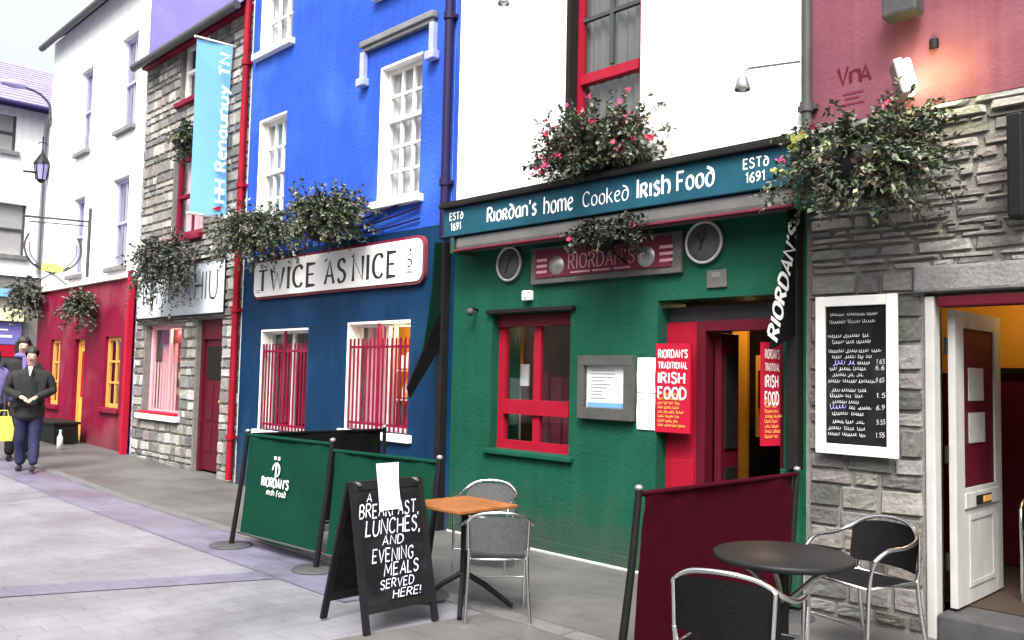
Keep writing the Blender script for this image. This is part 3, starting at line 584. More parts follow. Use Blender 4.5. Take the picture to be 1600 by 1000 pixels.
for x, lab, ch in ((-6.01, 'round grey plaque with a white rim left of the pub signboard', ''), (-3.80, 'round grey plaque with a white rim right of the pub signboard', 'y')):
    t = thing('round_plaque', (x, 0, 2.685), lab, 'plaque', 'round plaques on the green pub wall')
    m = MB(); m.lathe([(.0, -.03), (.165, -.03), (.168, -.003)], (x, 0, 2.685), 36, 'y'); m.build('disc', M['greyframe'], t)
    m = MB(); m.tube([(x+.162*math.cos(a), -.034, 2.685+.162*math.sin(a)) for a in [2*math.pi*k/40 for k in range(40)]], .012, 8, closed=True); m.build('rim', M['curtain'], t)
    m = MB()
    if ch: text(m, 'y', (x-.06, -.03, 2.66), (1, 0, 0), (0, 0, 1), .15, wt=.9)
    else: m.tube([(x-.05, -.032, 2.60), (x+.0, -.034, 2.72), (x+.05, -.032, 2.77)], .01, 6)
    m.build('emblem', M['ink'], t)
t = thing('menu_case', (-4.77, 0, 1.25), 'grey framed glass menu case on the green wall with a pale menu inside', 'menu case')
m = MB(); X0, X1, Z0, Z1 = -5.07, -4.47, 1.24, 1.79
m.box((X0, -.07, Z0), (X1, -.003, Z0+.10), .006); m.box((X0, -.07, Z1-.085), (X1, -.003, Z1), .006); m.box((X0, -.068, Z0+.10), (X0+.07, -.003, Z1-.085)); m.box((X1-.085, -.068, Z0+.10), (X1, -.003, Z1-.085)); m.build('frame', mat('dark_grey_case_paint', (.065, .065, .063), .6, .2, 8, .1, 40, spec=.2), t)
m = MB(); m.box((X0+.07, -.02, Z0+.10), (X1-.085, -.006, Z1-.085)); mm = m.build('menu_sheet', M['paper'], t)
m = MB()
for i in range(9): m.box((X0+.12, -.0225, Z1-.13-i*.03), (X0+.12+rng.uniform(.12, .30), -.0208, Z1-.123-i*.03))
m.build('print', M['blind'], mm)
m = MB(); m.box((X0+.085, -.0235, Z0+.105), (X1-.10, -.0206, Z0+.145)); m.build('blue_band', M['banner'], mm)
m = MB(); m.face(((X0+.06, -.055, Z0+.09), (X1-.075, -.055, Z0+.09), (X1-.075, -.055, Z1-.075), (X0+.06, -.055, Z1-.075))); m.build('glass', GLASS, t)
t = thing('notice_sheets', (-4.36, 0, 1.18), 'two white paper notices pinned between menu case and pub doorway', 'notice')
for z0, z1 in ((1.485, 1.775), (1.18, 1.478)):
    m = MB(); vs = []
    for j in range(5):
        for i in range(4): vs.append((-4.455+.185*i/3, -.006-.008*math.sin(i*1.1+j*.9)**2, z0+(z1-z0)*j/4))
    m.add(vs, [(j*4+i, j*4+i+1, j*4+i+5, j*4+i+4) for j in range(4) for i in range(3)], None, True); s = m.build('sheet', M['paper'], t)
    p = MB()
    for k in range(6): p.box((-4.43, -.0165, z1-.05-k*.035), (-4.43+rng.uniform(.06, .13), -.0155, z1-.045-k*.035))
    p.build('print', M['chalkblue'], s)
def red_board(P, u, wd, h, label, full):
    P = Vector(P); u = Vector(u).normalized(); v = Vector((0, 0, 1)); nn = u.cross(v)
    t = thing('menu_board', P, label, 'sign', 'red menu boards at the pub door')
    m = MB(); q = [P, P+u*wd, P+u*wd+v*h, P+v*h]; m.prism([a-nn*.03 for a in q], nn*.03); m.build('board', M['redboard'], t)
    m = MB(); lines = ("RIORDAN'S", "TRADITIONAL", "IRISH", "FOOD"); z = h-.115
    for i, s in enumerate(lines):
        hh = (.062, .05, .082, .088)[i]; text(m, s, P+u*(wd*.08)+v*z, u, v, hh, wt=1.1, fit=wd*(.84, .84, .76, .8)[i], eps=.003); z -= (.088, .118, .125, 0)[i]
    m.build('title', M['letter'], t)
    m = MB(); z = h*.46-.03
    for i in range(9):
        x = wd*.08; m2 = wd*rng.uniform(.62, .84)
        while x < m2: k = rng.uniform(.03, .08); scribble(m, P+u*x+v*z+nn*.0012, u, v, k, .018, .006); x += k+.016
        z -= .036 if full else .036
        if z < .03: break
    m.build('menu_lines', M['orange'], t)
red_board((-4.262, -.012, 1.17), (1, .04, 0), .325, .72, 'broad red Irish food menu board on the left side of the pub doorway', True)
red_board((-3.17, -.22, 1.14), (.25, .97, 0), .17, .74, 'narrow red menu board turned sideways on the right side of the pub doorway', False)
t = thing('alarm_box', (-5.75, 0, 2.31), 'small white alarm box above the red pub window', 'alarm box'); m = MB(); m.box((-5.80, -.06, 2.315), (-5.69, -.002, 2.41), .012); m.build('housing', M['signwhite'], t); m = MB(); m.box((-5.77, -.066, 2.335), (-5.72, -.061, 2.35)); m.build('strobe', M['banner'], t)
t = thing('wall_plaque', (-3.70, 0, 2.33), 'small square grey plaque above the pub doorway', 'plaque'); m = MB(); m.box((-3.78, -.02, 2.32), (-3.60, -.002, 2.46), .006); m.build('plate', M['greyframe'], t); m = MB(); m.box((-3.73, -.024, 2.40), (-3.65, -.0205, 2.44)); m.build('engraving', M['alu'], t)
t = thing('security_camera', (-6.48, 0, 2.24), 'tiny dark round security camera at the top left of the red pub window', 'camera'); m = MB(); m.blob((-6.48, -.10, 2.23), (.04, .04, .04)); m.build('dome', M['leadgrey'], t); m = MB(); m.tube([(-6.48, -.003, 2.26), (-6.48, -.10, 2.262)], .012, 8); m.build('arm', M['black'], t)
def spot_lamp(p0, p1, p2, label, m_):
    t = thing('bracket_lamp', p0, label, 'wall lamp', 'bracket spotlights over the fronts')
    m = MB(); m.tube([p0, p1], .014, 8); q = Vector(p1); m.tube([q, q+Vector((0, -.05, -.05)), Vector(p2)+Vector((0, 0, .08))], .012, 8); m.build('arm', m_, t)
    m = MB(); m.lathe([(.02, .10), (.035, .09), (.06, 0), (.055, -.005)], Vector(p2), 14); m.build('shade', m_, t)
    m = MB(); m.blob(Vector(p2)+Vector((0, 0, .02)), (.035, .035, .03)); m.build('bulb', M['paper'], t)
    return t
spot_lamp(W(1250, 95, -.08), W(1168, 106, -.30), W(1160, 140, -.36), 'grey bracket spotlight on the white wall beside the pink wall', M['alu'])
spot_lamp(W(800, -40, -.03), W(795, -8, -.25), W(787, 6, -.3), 'small grey spotlight at the top of the white wall beside the blue wall', M['alu'])
drainpipe(-6.965, 3.02, 8.6, M['pipe_navy'], 'dark violet drainpipe between the blue wall and the white wall')
drainpipe(-2.925, 2.98, 8.6, M['leadgrey'], 'dark grey drainpipe between the white wall and the pink wall', .036, -.055)
m = MB(); m.box((-6.93, -.004, 3.2), (-6.862, .3, 8.6)); m.build('edge_strip', M['blue'], pub)
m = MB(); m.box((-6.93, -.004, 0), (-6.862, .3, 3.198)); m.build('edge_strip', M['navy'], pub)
# ================================================================== the pink and stone house on the right
SX0, SX1 = -2.95, 3.2
pk = thing('stone_house', (-1, 0, 0), 'house with a stacked stone ground floor and dusky pink upper wall', 'building')
D2 = (-2.05, -.95, .17, 2.16)
wall(MB(), SX0, SX1, 3.43, 8.8, -.01, [(-.6, .5, 4.6, 6.4)], .25).build('upper_wall', M['pink'], pk)
window(pk, -.6, .5, 4.6, 6.4, M['wwood'], 2, (1, 1), sill=M['lintel'])
wall(MB(), SX0, SX1, 0, 3.43, .0, [(D2[0]-.09, D2[1]+.09, -.1, D2[3]+.03)], .3).build('mortar_wall', M['mortar'], pk)
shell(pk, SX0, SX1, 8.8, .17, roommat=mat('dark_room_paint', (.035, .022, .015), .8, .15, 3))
m = MB(); hl = [(D2[0]-.10, D2[1]+.10, -.1, D2[3]+.04)]
PALU = [(.195,.188,.175),(.165,.16,.15),(.225,.218,.205),(.145,.141,.134),(.205,.193,.174),(.24,.232,.213)]
stones(m, SX0+.02, SX1, 2.36, 3.30, [], (.03, .105), (.08, .36), -.012, .014, .009, PALU, 3, .6)
stones(m, SX0+.02, SX1, 3.305, 3.425, [], (.055, .075), (.3, .8), -.02, .03, .008, [(.31,.31,.30),(.26,.26,.25)], 2, .3)
stones(m, SX0+.02, SX1, 0.02, 2.36, hl+[(D2[0]-.14, D2[1]+.3, 2.19, 2.37)], (.07, .21), (.10, .36), -.01, .016, .011, [(.14,.136,.128),(.11,.107,.102),(.18,.175,.165),(.09,.089,.087),(.21,.205,.195),(.155,.15,.145),(.125,.122,.118)], 5, .35, .45)
m.build('stone_facing', M['stone'], pk)
m = MB(); m.box((D2[0]-.14, -.06, 2.195), (D2[1]+.3, .25, 2.365), .02); m.build('lintel', M['lintel'], pk)
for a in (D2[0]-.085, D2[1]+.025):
    m = MB(); m.box((a, -.02, .0), (a+.06, .09, 2.17), .010); m.build('door_post', M['shadedwhite'], pk)
m = MB(); m.box((D2[0], -.028, 2.10), (D2[1], .098, 2.168), .01); m.build('door_head', M['maroon'], pk)
m = MB(); m.box((D2[0]-.02, -.03, 0), (D2[1]+.02, .36, .165), .015); m.build('doorstep', M['leadgrey'], pk)
# the white door stands open, at right angles to the front
DX = D2[0]+.012
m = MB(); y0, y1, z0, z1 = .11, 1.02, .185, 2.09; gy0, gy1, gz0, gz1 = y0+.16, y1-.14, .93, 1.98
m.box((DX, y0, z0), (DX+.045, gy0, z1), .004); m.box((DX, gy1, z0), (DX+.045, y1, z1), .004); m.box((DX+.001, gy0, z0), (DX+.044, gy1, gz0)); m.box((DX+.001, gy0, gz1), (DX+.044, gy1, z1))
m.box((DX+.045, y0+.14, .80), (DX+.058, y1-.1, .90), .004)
dr = m.build('door', M['shadedwhite'], pk); dr['label'] = 'white door standing open with a maroon glass panel'
m = MB(); m.box((DX+.012, gy0, gz0), (DX+.034, gy1, gz1)); m.build('door_panel', M['door_red'], dr)
m = MB(); m.box((DX+.036, gy0+.1, 1.50), (DX+.042, gy1-.22, 1.72)); m.box((DX+.036, gy0+.1, 1.22), (DX+.042, gy1-.2, 1.42)); m.build('door_notice', M['blind'], dr)
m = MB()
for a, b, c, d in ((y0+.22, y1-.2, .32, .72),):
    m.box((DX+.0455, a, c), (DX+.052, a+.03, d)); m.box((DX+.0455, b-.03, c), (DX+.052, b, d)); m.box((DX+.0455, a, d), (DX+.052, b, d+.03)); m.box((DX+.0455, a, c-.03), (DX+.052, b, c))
m.build('moulding', M['shadedwhite'], dr)
m = MB(); m.box((DX+.059, y0+.32, .815), (DX+.068, y1-.30, .875), .003); m.build('letter_plate', M['blackwood'], dr)
m = MB(); m.box((DX+.069, y1-.48, .825), (DX+.073, y1-.32, .865)); m.build('letter_flap', M['gold'], dr)
for z in (.42, 1.1, 1.8):
    m = MB(); m.box((D2[0]-.004, .085, z), (D2[0]+.014, .125, z+.11)); m.build('hinge', M['black'], dr)
m = MB(); m.box((-2.80, 1.95, .18), (-.9, 1.99, 1.70)); m.build('interior_dado', M['maroon'], pk)
m = MB(); m.box((-2.80, 1.952, 1.705), (-.9, 1.992, 2.9)); m.build('interior_wall', M['ochre'], pk)
m = MB(); m.box((-2.38, 1.9, 1.70), (-1.2, 1.948, 1.75), .005); m.box((-1.9, 1.4, .18), (-1.1, 1.9, 1.1), .02); m.build('interior_rail', M['blackwood'], pk)
il = bpy.data.objects.new('room_lamp', bpy.data.lights.new('room_lamp', 'POINT')); COL.objects.link(il); il.location = (-1.75, 1.25, 2.55); il.data.energy = 9; il.data.color = (1, .62, .25); il.data.shadow_soft_size = .12
# emblem painted on the pink wall
m = MB()
for s, x, z, h in (('V', -2.71, 3.70, .12), ('n', -2.62, 3.70, .12), ('A', -2.55, 3.69, .11)): text(m, s, (x, -.01, z), (1, 0, 0), (0, 0, 1), h, wt=1.3, contrast=.5, fit=.07)
m.build('emblem', M['maroon'], pk)
m = MB(); 
for a, b, z in ((-2.68, -2.53, 3.62), (-2.66, -2.56, 3.585), (-2.69, -2.52, 3.545)): m.box((a, -.0135, z), (b, -.0115, z+.014))
m.build('emblem_line', M['rose'], pk)
t = thing('flood_lamp', (-2.19, 0, 3.5), 'lit flood lamp with a glowing front on the pink wall', 'wall lamp')
Mx = Matrix.Translation((-2.20, -.14, 3.60)) @ Matrix.Rotation(R(30), 4, 'Z') @ Matrix.Rotation(R(-14), 4, 'Y')
m = MB(); m.box((-.06, -.09, -.12), (.0, .09, .12), .012, M=Mx); m.tube([(-2.24, -.02, 3.60), (-2.22, -.12, 3.60)], .015, 8); m.build('housing', M['alu'], t)
m = MB(); m.box((.002, -.08, -.11), (.05, .08, .11), .02, M=Mx); m.build('lens', M['lampglass'], t)
pl = bpy.data.objects.new('flood_lamp_light', bpy.data.lights.new('flood_lamp_light', 'POINT')); COL.objects.link(pl); pl.location = (-1.98, -.24, 3.62); pl.data.energy = 3.4; pl.data.color = (1, .92, .16); pl.data.shadow_soft_size = .05
t = thing('flood_lamp', (-2.22, 0, 4.1), 'dark unlit flood lamp at the top of the pink wall', 'wall lamp')
m = MB(); m.box((-2.33, -.20, 4.02), (-2.10, -.06, 4.22), .02); m.build('housing', M['leadgrey'], t); m = MB(); m.tube([(-2.2, -.01, 4.12), (-2.2, -.08, 4.12)], .02, 8); m.tube([(-2.06, -.012, 3.86), (-2.06, -.012, 3.80)], .03, 8); m.build('bracket', M['black'], t)
t = thing('projecting_sign', (-1.55, 0, 2.6), 'narrow black projecting sign box at the right edge of the stone wall', 'sign')
m = MB(); m.box((-1.585, -.22, 2.60), (-1.50, -.05, 3.22), .012); m.build('box', M['black'], t); m = MB(); m.tube([(-1.54, -.008, 3.1), (-1.54, -.06, 3.1)], .02, 8); m.tube([(-1.54, -.008, 2.7), (-1.54, -.06, 2.7)], .02, 8); m.build('bracket', M['leadgrey'], t)
# framed chalk board on the stone wall
t = thing('wall_chalkboard', (-2.56, -.06, 1.1), 'white framed chalk menu board hung on the stone wall', 'chalkboard')
X0, X1, Z0, Z1, Y = -2.84, -2.28, 1.115, 2.195, -.065
m = MB(); fw = .07
m.box((X0, Y-.035, Z0), (X0+fw, Y, Z1), .008); m.box((X1-fw, Y-.035, Z0), (X1, Y, Z1), .008); m.box((X0+fw, Y-.034, Z0+.001), (X1-fw, Y, Z0+fw), .006); m.box((X0+fw, Y-.034, Z1-fw), (X1-fw, Y, Z1-.001), .006); m.build('frame', M['wwood'], t)
m = MB(); m.box((X0+fw-.005, Y-.015, Z0+fw-.005), (X1-fw+.005, Y-.002, Z1-fw+.005)); b = m.build('board', M['chalk'], t)
m = MB(); mv = MB(); z = Z1-.285
for li in range(16):
    x = X0+fw+rng.uniform(.012, .06); end = X1-fw-(.185 if li > 3 else rng.uniform(.05, .14)); dz = 0
    if li in (2, 8, 13): z -= .018
    while x < end:
        k = rng.uniform(.035, .11); tgt = mv if (li == 4 and x < X0+.27) or (li == 11 and x < X0+.2) else m
        scribble(tgt, (x, Y-.015, z+dz), (1, 0, .02), (.12, 0, 1), k, .018 if tgt is m else .026, .0042); x += k+rng.uniform(.014, .026); dz += .001
    if li > 3 and rng.random() < .75: text(m, rng.choice(['9', '6', '1', '5'])+'.'+rng.choice(['9', '6', '5'])+rng.choice(['5', '']), (X1-fw-rng.uniform(.070, .078), Y-.015, z+.004), (1, 0, .06), (.1, 0, 1), .030, wt=.8, jit=.7, fit=.055)
    z -= rng.uniform(.036, .046)
for q in (Z1-.135, Z1-.185):
    x = X0+fw+.03
    while x < X1-fw-.08: k = rng.uniform(.06, .14); scribble(m, (x, Y-.015, q), (1, 0, 0), (0, 0, 1), k, .016, .003); x += k+.02
m.build('chalk_writing', mat('dull_chalk', (.5, .5, .5), .9, .3, 40), b); mv.build('violet_writing', M['chalkblue'], b)
G['5'] = (3, '2.8,6 .4,6 .2,3.4|~.2,3.4 1.6,3.8 2.8,2.8 2.7,1 1.4,0 .1,.8')
# ================================================================== the blue house
BX0, BX1 = -11.50, -6.935
bl = thing('blue_house', (-9.2, 0, 0), 'tall royal blue house with white windows and a white shop sign', 'building')
B1, B2 = (-10.93, -9.70, .80, 2.16), (-8.82, -7.58, .93, 2.20)
U1, U2, U3, U4 = (-11.22, -10.46, 3.60, 5.14), (-8.30, -7.50, 3.58, 5.20), (-11.30, -10.40, 6.12, 7.9), (-8.35, -7.45, 6.12, 7.9)
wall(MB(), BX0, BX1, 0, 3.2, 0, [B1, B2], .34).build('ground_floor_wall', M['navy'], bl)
wall(MB(), BX0, BX1, 3.2, 9.2, .002, [U1, U2, U3, U4], .22).build('upper_wall', M['blue'], bl)
shell(bl, BX0, BX1, 9.2, .05)
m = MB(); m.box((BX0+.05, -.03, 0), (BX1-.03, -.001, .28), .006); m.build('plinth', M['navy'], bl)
for u, rows in ((U1, (2, 2)), (U2, (2, 3)), (U3, (2, 2)), (U4, (2, 2))):
    o = window(bl, *u, M['wwood'], 3, rows, Y=.10, fw=.075, bar=.03, sill=M['wwood'], silld=.09, back='curtain', backY=.10)
    q = MB(); q.box((u[0]+.002, .0035, u[2]+.001), (u[0]+.035, .098, u[3]-.002)); q.box((u[0]+.036, .0035, u[3]-.03), (u[1]-.002, .098, u[3]-.002)); q.build('lining', M['wwood'], o)
a, b, z = -8.64, -7.24, 5.50
m = MB()
m.box((a, -.09, z), (b, .0, z+.075), .015); m.box((a+.03, -.06, z-.05), (b-.03, .0, z-.001), .01)
hm = m.build('hood_mould', M['lintel'], bl)
for x in (a, b-.075): m = MB(); m.box((x, -.075, 5.13), (x+.075, .0, z-.052), .012); m.box((x-.04, -.10, 5.03), (x+.115, .0, 5.128), .015); m.build('label_stop', mat('pale_blue_trim', (.30, .34, .62), .6, .1, 6, spec=.1), hm)
def grille(parent, b, label):
    X0, X1, Z0, Z1 = b
    m = MB(); n = int((X1-X0-.08)/.078)
    for i in range(n+1):
        x = X0+.04+(X1-X0-.08)*i/n; m.tube([(x, .03, Z0+.01), (x, .03, Z1-.20)], .0125, 8)
    for z in (Z0+.08, Z1-.30): m.box((X0+.003, .022, z-.015), (X1-.003, .038, z+.015))
    m.tube([((X0+X1)/2, .03, Z0+.01), ((X0+X1)/2, .03, Z1-.01)], .02, 8)
    o = m.build('window_grille', M['crimson'], parent); o['label'] = label
for b, lab in ((B1, 'shop window with grey blind behind crimson bars'), (B2, 'lit shop window with goods behind crimson bars')):
    o = window(bl, *b, M['wwood'], 2, (1,), Y=.14, fw=.06, bar=.05, back=None, sill=M['wwood'], silld=.05, label=lab)
    q = MB(); q.box((b[0]+.002, .004, b[2]+.001), (b[0]+.03, .138, b[3]-.002)); q.box((b[0]+.031, .004, b[3]-.03), (b[1]-.002, .138, b[3]-.002)); q.build('lining', M['wwood'], o)
grille(bl, B1, 'crimson window bars in front of the dim shop window'); grille(bl, B2, 'crimson window bars in front of the lit shop window')
m = MB(); m.box((B1[0], .32, 1.85), (B1[1], .34, 2.15)); m.box((B1[0]+.35, .34, .9), (B1[1], .36, 1.9)); m.build('window_blind', M['blind'], bl)
drape(B2[0]+.03, B2[0]+.62, B2[2], B2[3]-.05, .28).build('curtain_or_reflection', M['pinkcurtain'], bl)
drape(B1[0]+.03, B1[1]-.03, .9, 1.86, .30).build('curtain_or_reflection', M['rose'], bl)
def goods(parent, x0, x1, zs, y, cols, name):
    for nm, key in cols:
        m = MB()
        for z in zs:
            x = x0
            while x < x1-.05:
                w = rng.uniform(.05, .13); h = rng.uniform(.10, .26)
                if rng.random() < .42:
                    if rng.random() < .5: m.box((x, y+rng.uniform(-.03, .03), z), (x+w, y+.08, z+h), .008)
                    else: m.lathe([(w*.45, 0), (w*.5, h*.3), (w*.3, h*.7), (w*.2, h*.8), (w*.28, h)], (x+w/2, y+.04+rng.uniform(-.03, .03), z), 12)
                x += w+.03
        m.build(nm, M[key], parent)
goods(bl, B2[0]+.66, B2[1]-.04, (.97, 1.32, 1.66), .32, (('ornament', 'ochre'), ('ornament', 'paper'), ('ornament', 'redboard'), ('ornament', 'leadgrey')), 'goods')
m = MB()
for z in (.95, 1.30, 1.64): m.box((B2[0]+.64, .27, z-.015), (B2[1]-.02, .44, z))
m.build('display_shelf', M['wwood'], bl)
m = MB(); m.box((B2[0]+.02, .60, .9), (B2[1]-.02, .62, 2.2)); m.build('display_back', M['ochre'], bl)
l2 = bpy.data.objects.new('shop_lamp', bpy.data.lights.new('shop_lamp', 'POINT')); COL.objects.link(l2); l2.location = (-7.95, .22, 2.10); l2.data.energy = 10; l2.data.color = (1, .66, .32); l2.data.shadow_soft_size = .08
t = thing('shop_sign', (-9.2, 0, 2.58), 'white shop sign with a crimson edge reading Twice as Nice', 'sign')
def rrect(x0, x1, z0, z1, y, r, n=6):
    p = []
    for cx, cz, a0 in ((x1-r, z0+r, -90), (x1-r, z1-r, 0), (x0+r, z1-r, 90), (x0+r, z0+r, 180)):
        for i in range(n+1): a = R(a0+90*i/n); p.append((cx+r*math.cos(a), y, cz+r*math.sin(a)))
    return p
m = MB(); m.prism(rrect(-11.095, -7.30, 2.572, 3.108, -.055, .12), (0, .05, 0)); m.build('backing_board', M['crimson'], t)
m = MB(); m.prism(rrect(-11.06, -7.33, 2.605, 3.075, -.066, .10), (0, .01, 0)); m.build('panel', M['signwhite'], t)
m = MB()
for s, a, b in (('TWICE', -10.93, -9.48), ('AS', -9.24, -8.80), ('NICE', -8.63, -7.79)):
    q = MB(); text(q, s, (a, -.066, 2.685), (1, 0, 0), (0, 0, 1), .275, wt=1.2, contrast=.42, nib=.1, fit=b-a, serif=.62, sp=1.9); q.build('lettering', M['ink'], t)
for x in (-9.27, -8.68): m = MB(); m.prism([(x, -.069, 2.97), (x+.06, -.069, 3.01), (x+.05, -.069, 2.96)], (0, .002, 0)); m.build('ornament', M['ink'], t)
m = MB()
text(m, '5', (-7.58, -.066, 2.77), (1, 0, 0), (0, 0, 1), .13, wt=.9, contrast=.5, fit=.075); m.lathe([(0, -.003), (.018, -.003), (.018, 0)], (-7.53, -.066, 2.955), 12, 'y')
for x0 in (-11.0, -7.62):
    for dz in (0, .028): m.box((x0, -.0685, 2.66+dz-.0 if x0 < -9 else 2.70+dz*.5), (x0+.12, -.0665, 2.668+dz if x0 < -9 else 2.706+dz*.5))
m.build('ornament', M['ink'], t)
drainpipe(-11.55, .05, 7.0, mat('red_pipe_paint', (.26, .006, .018), .55, .25, 3, .05, 40, streak=.3, spec=.12), 'bright red drainpipe between the stone house and the blue house', .05)
m = MB(); m.box((-7.06, -.05, 0), (-7.005, -.001, 2.98), .006); m.build('corner_strip', M['blackwood'], bl)
# cables under the blue windows
t = thing('wall_cable', (-8.5, -.03, 3.3), 'dark cables sagging across the blue wall above the shop sign', 'cable')
for k in range(3):
    m = MB(); m.tube([(-9.6+i*.24, -.03-.01*k, 3.30+k*.05-.06*math.sin(i/9*math.pi)+i*.008*k) for i in range(10)], .011, 6); m.build('strand', M['pipe_navy'], t)
# ================================================================== the rubble stone house
RX0, RX1 = -15.40, -11.52
gb = gz(-13.5)
st = thing('rubble_house', (-13.4, 0, 0), 'narrow grey rubble stone house with red woodwork and a slate roof', 'building')
S1, SD = (-14.98, -13.52, .84, 2.32), (-12.95, -12.10, -.1, 2.36)
SU1, SU2 = (-14.10, -12.95, 3.72, 5.10), (-13.98, -12.95, 5.98, 6.98)
H = [S1, SD, SU1, SU2]
wall(MB(), RX0, RX1, 0, 7.05, .012, H, .30).build('mortar_wall', M['mortar'], st)
shell(st, RX0, RX1, 7.05, .06, gut=M['leadgrey'])
m = MB(); stones(m, RX0+.01, RX1-.01, 0, 7.03, [(h[0]-.02, h[1]+.02, h[2]-.02, h[3]+.02) for h in H], (.08, .22), (.10, .36), -.004, .014, .018, [(.24,.235,.22),(.18,.175,.17),(.31,.30,.28),(.13,.13,.13),(.22,.205,.18),(.36,.345,.32)], 4, .4, .6)
m.build('stone_facing', M['stone'], st)
m = MB(); m.box((RX0, -.12, 6.86), (RX1, -.01, 6.94)); m.build('fascia_board', M['crimson'], st)
for u in (SU1, SU2):
    window(st, *u, M['crimson'] if u is SU1 else M['wwood'], 2, (1, 1), Y=.08, fw=.10, bar=.03, sill=M['crimson'], silld=.08, back='pinkcurtain' if u is SU1 else 'curtain')
o = window(st, *S1, M['pinkcurtain'], 2, (1,), Y=.12, fw=.07, bar=.05, back=None, sill=M['wwood'], silld=.09)
m = MB(); m.box((S1[0]-.02, -.06, S1[2]-.0), (S1[1]+.02, .10, S1[2]+.04), .006); m.build('red_ledge', M['redboard'], o)
m = MB(); n = 9
for i in range(n): x = S1[0]+.12+(S1[1]-S1[0]-.5)*i/(n-1); m.box((x-.008, .10, S1[2]+.05), (x+.008, .118, S1[3]-.62))
m.build('glazing_bar', mat('pale_pink_bar', (.62, .40, .42), .5, .1, 8), o)
drape(S1[0]+.05, S1[1]-.05, 2.02, 2.30, .24).build('window_valance', M['crimson'], st)
drape(S1[0]+.05, S1[0]+.62, .9, 2.05, .30).build('curtain_or_reflection', M['pinkcurtain'], st)
m = MB(); m.box((S1[0]-.1, .62, .8), (S1[1]+.1, .64, 2.4)); m.build('display_back', mat('coral_display_cloth', (.62, .10, .06), .8, .3, 5), st)
goods(st, S1[0]+.2, S1[1]-.05, (.88, 1.15, 1.42, 1.7), .34, (('ornament', 'orange'), ('ornament', 'redboard'), ('ornament', 'paper')), 'goods')
l3 = bpy.data.objects.new('window_lamp', bpy.data.lights.new('window_lamp', 'POINT')); COL.objects.link(l3); l3.location = (-14.1, .24, 2.2); l3.data.energy = 9; l3.data.color = (1, .62, .3); l3.data.shadow_soft_size = .08
m = MB(); a, b, c, d = SD[0], SD[1], gb, SD[3]
m.box((a, .08, c), (a+.09, .18, d)); m.box((b-.09, .08, c), (b, .18, d)); m.box((a+.09, .081, d-.30), (b-.09, .179, d)); fr = m.build('door_frame', M['maroon'], st)
m = MB(); m.box((a+.09, .12, c+.02), (b-.09, .17, d-.30)); dr = m.build('door', M['door_red'], st)
m = MB(); m.box((a+.18, .108, 1.45), (b-.18, .119, 1.95)); m.build('door_pane', M['blackwood'], dr)
m = MB()
for z0, z1 in ((.35, .75), (.82, 1.38)): m.box((a+.17, .11, z0), (a+.40, .119, z1), .004); m.box((b-.40, .11, z0), (b-.17, .119, z1), .004)
m.build('door_panel', M['maroon'], dr)
m = MB(); m.blob((b-.15, .09, 1.12), (.03, .03, .03)); m.build('knob', M['gold'], dr)
t = thing('shop_sign', (-13.6, 0, 2.45), 'pale grey shop board with tall thin dark letters on the rubble house', 'sign')
m = MB(); m.box((-15.2, -.06, 2.44), (-12.0, -.045, 3.24), .004); m.build('board', mat('pale_blue_grey_board', (.52, .56, .62), .5, .08, 3), t)
m = MB(); m.box((-15.25, -.085, 2.40), (-11.95, -.062, 2.437), .004); m.box((-15.25, -.085, 3.243), (-11.95, -.062, 3.29), .004); m.box((-15.2, -.044, 2.45), (-12.0, -.03, 3.23)); m.build('edge_trim', M['blackwood'], t)
for x, s, w in ((-15.0, 'IN', .45), (-14.4, 'MI', .5), (-12.95, 'HIU', .75)):
    m = MB(); text(m, s, (x, -.06, 2.66), (1, 0, 0), (0, 0, 1), .42, wt=.55, contrast=.5, fit=w); m.build('lettering', M['ink'], t)
t = thing('hanging_banner', (-12.2, 0, 3.8), 'tall sky blue vinyl banner hanging out from the rubble house', 'banner')
bx = -12.05; n = 14; ys = [-.60, -.06]; m = MB(); vs = []
for j in range(n+1):
    for i in range(5):
        u = i/4; v = j/n; vs.append((bx+.035*math.sin(v*5+u*2)*(.3+u), -.60+.54*u+.0*v, 3.86+2.56*v-.03*(1-u)))
m.add(vs, [(j*5+i, j*5+i+1, j*5+i+6, j*5+i+5) for j in range(n) for i in range(4)], None, True); m.build('vinyl', M['banner'], t)
m = MB(); text(m, 'HH Renaunuy TN', (bx+.075, -.12, 4.05), (0, 0, 1), (0, -1, 0), .15, wt=1.25, fit=2.2, eps=.0); m.build('lettering', M['palecyan'], t)
m = MB(); m.tube([(bx, .0, 6.44), (bx, -.64, 6.42)], .018, 8); m.build('top_rod', M['signwhite'], t); m = MB(); m.tube([(bx, .0, 3.84), (bx, -.64, 3.83)], .018, 8); m.build('bottom_rod', M['signwhite'], t)
m = MB(); m.prism([(bx+.05, -.30, 3.92), (bx+.05, -.16, 3.93), (bx+.05, -.15, 3.99), (bx+.05, -.22, 3.97)], (.004, 0, 0)); m.build('emblem', M['redboard'], t)
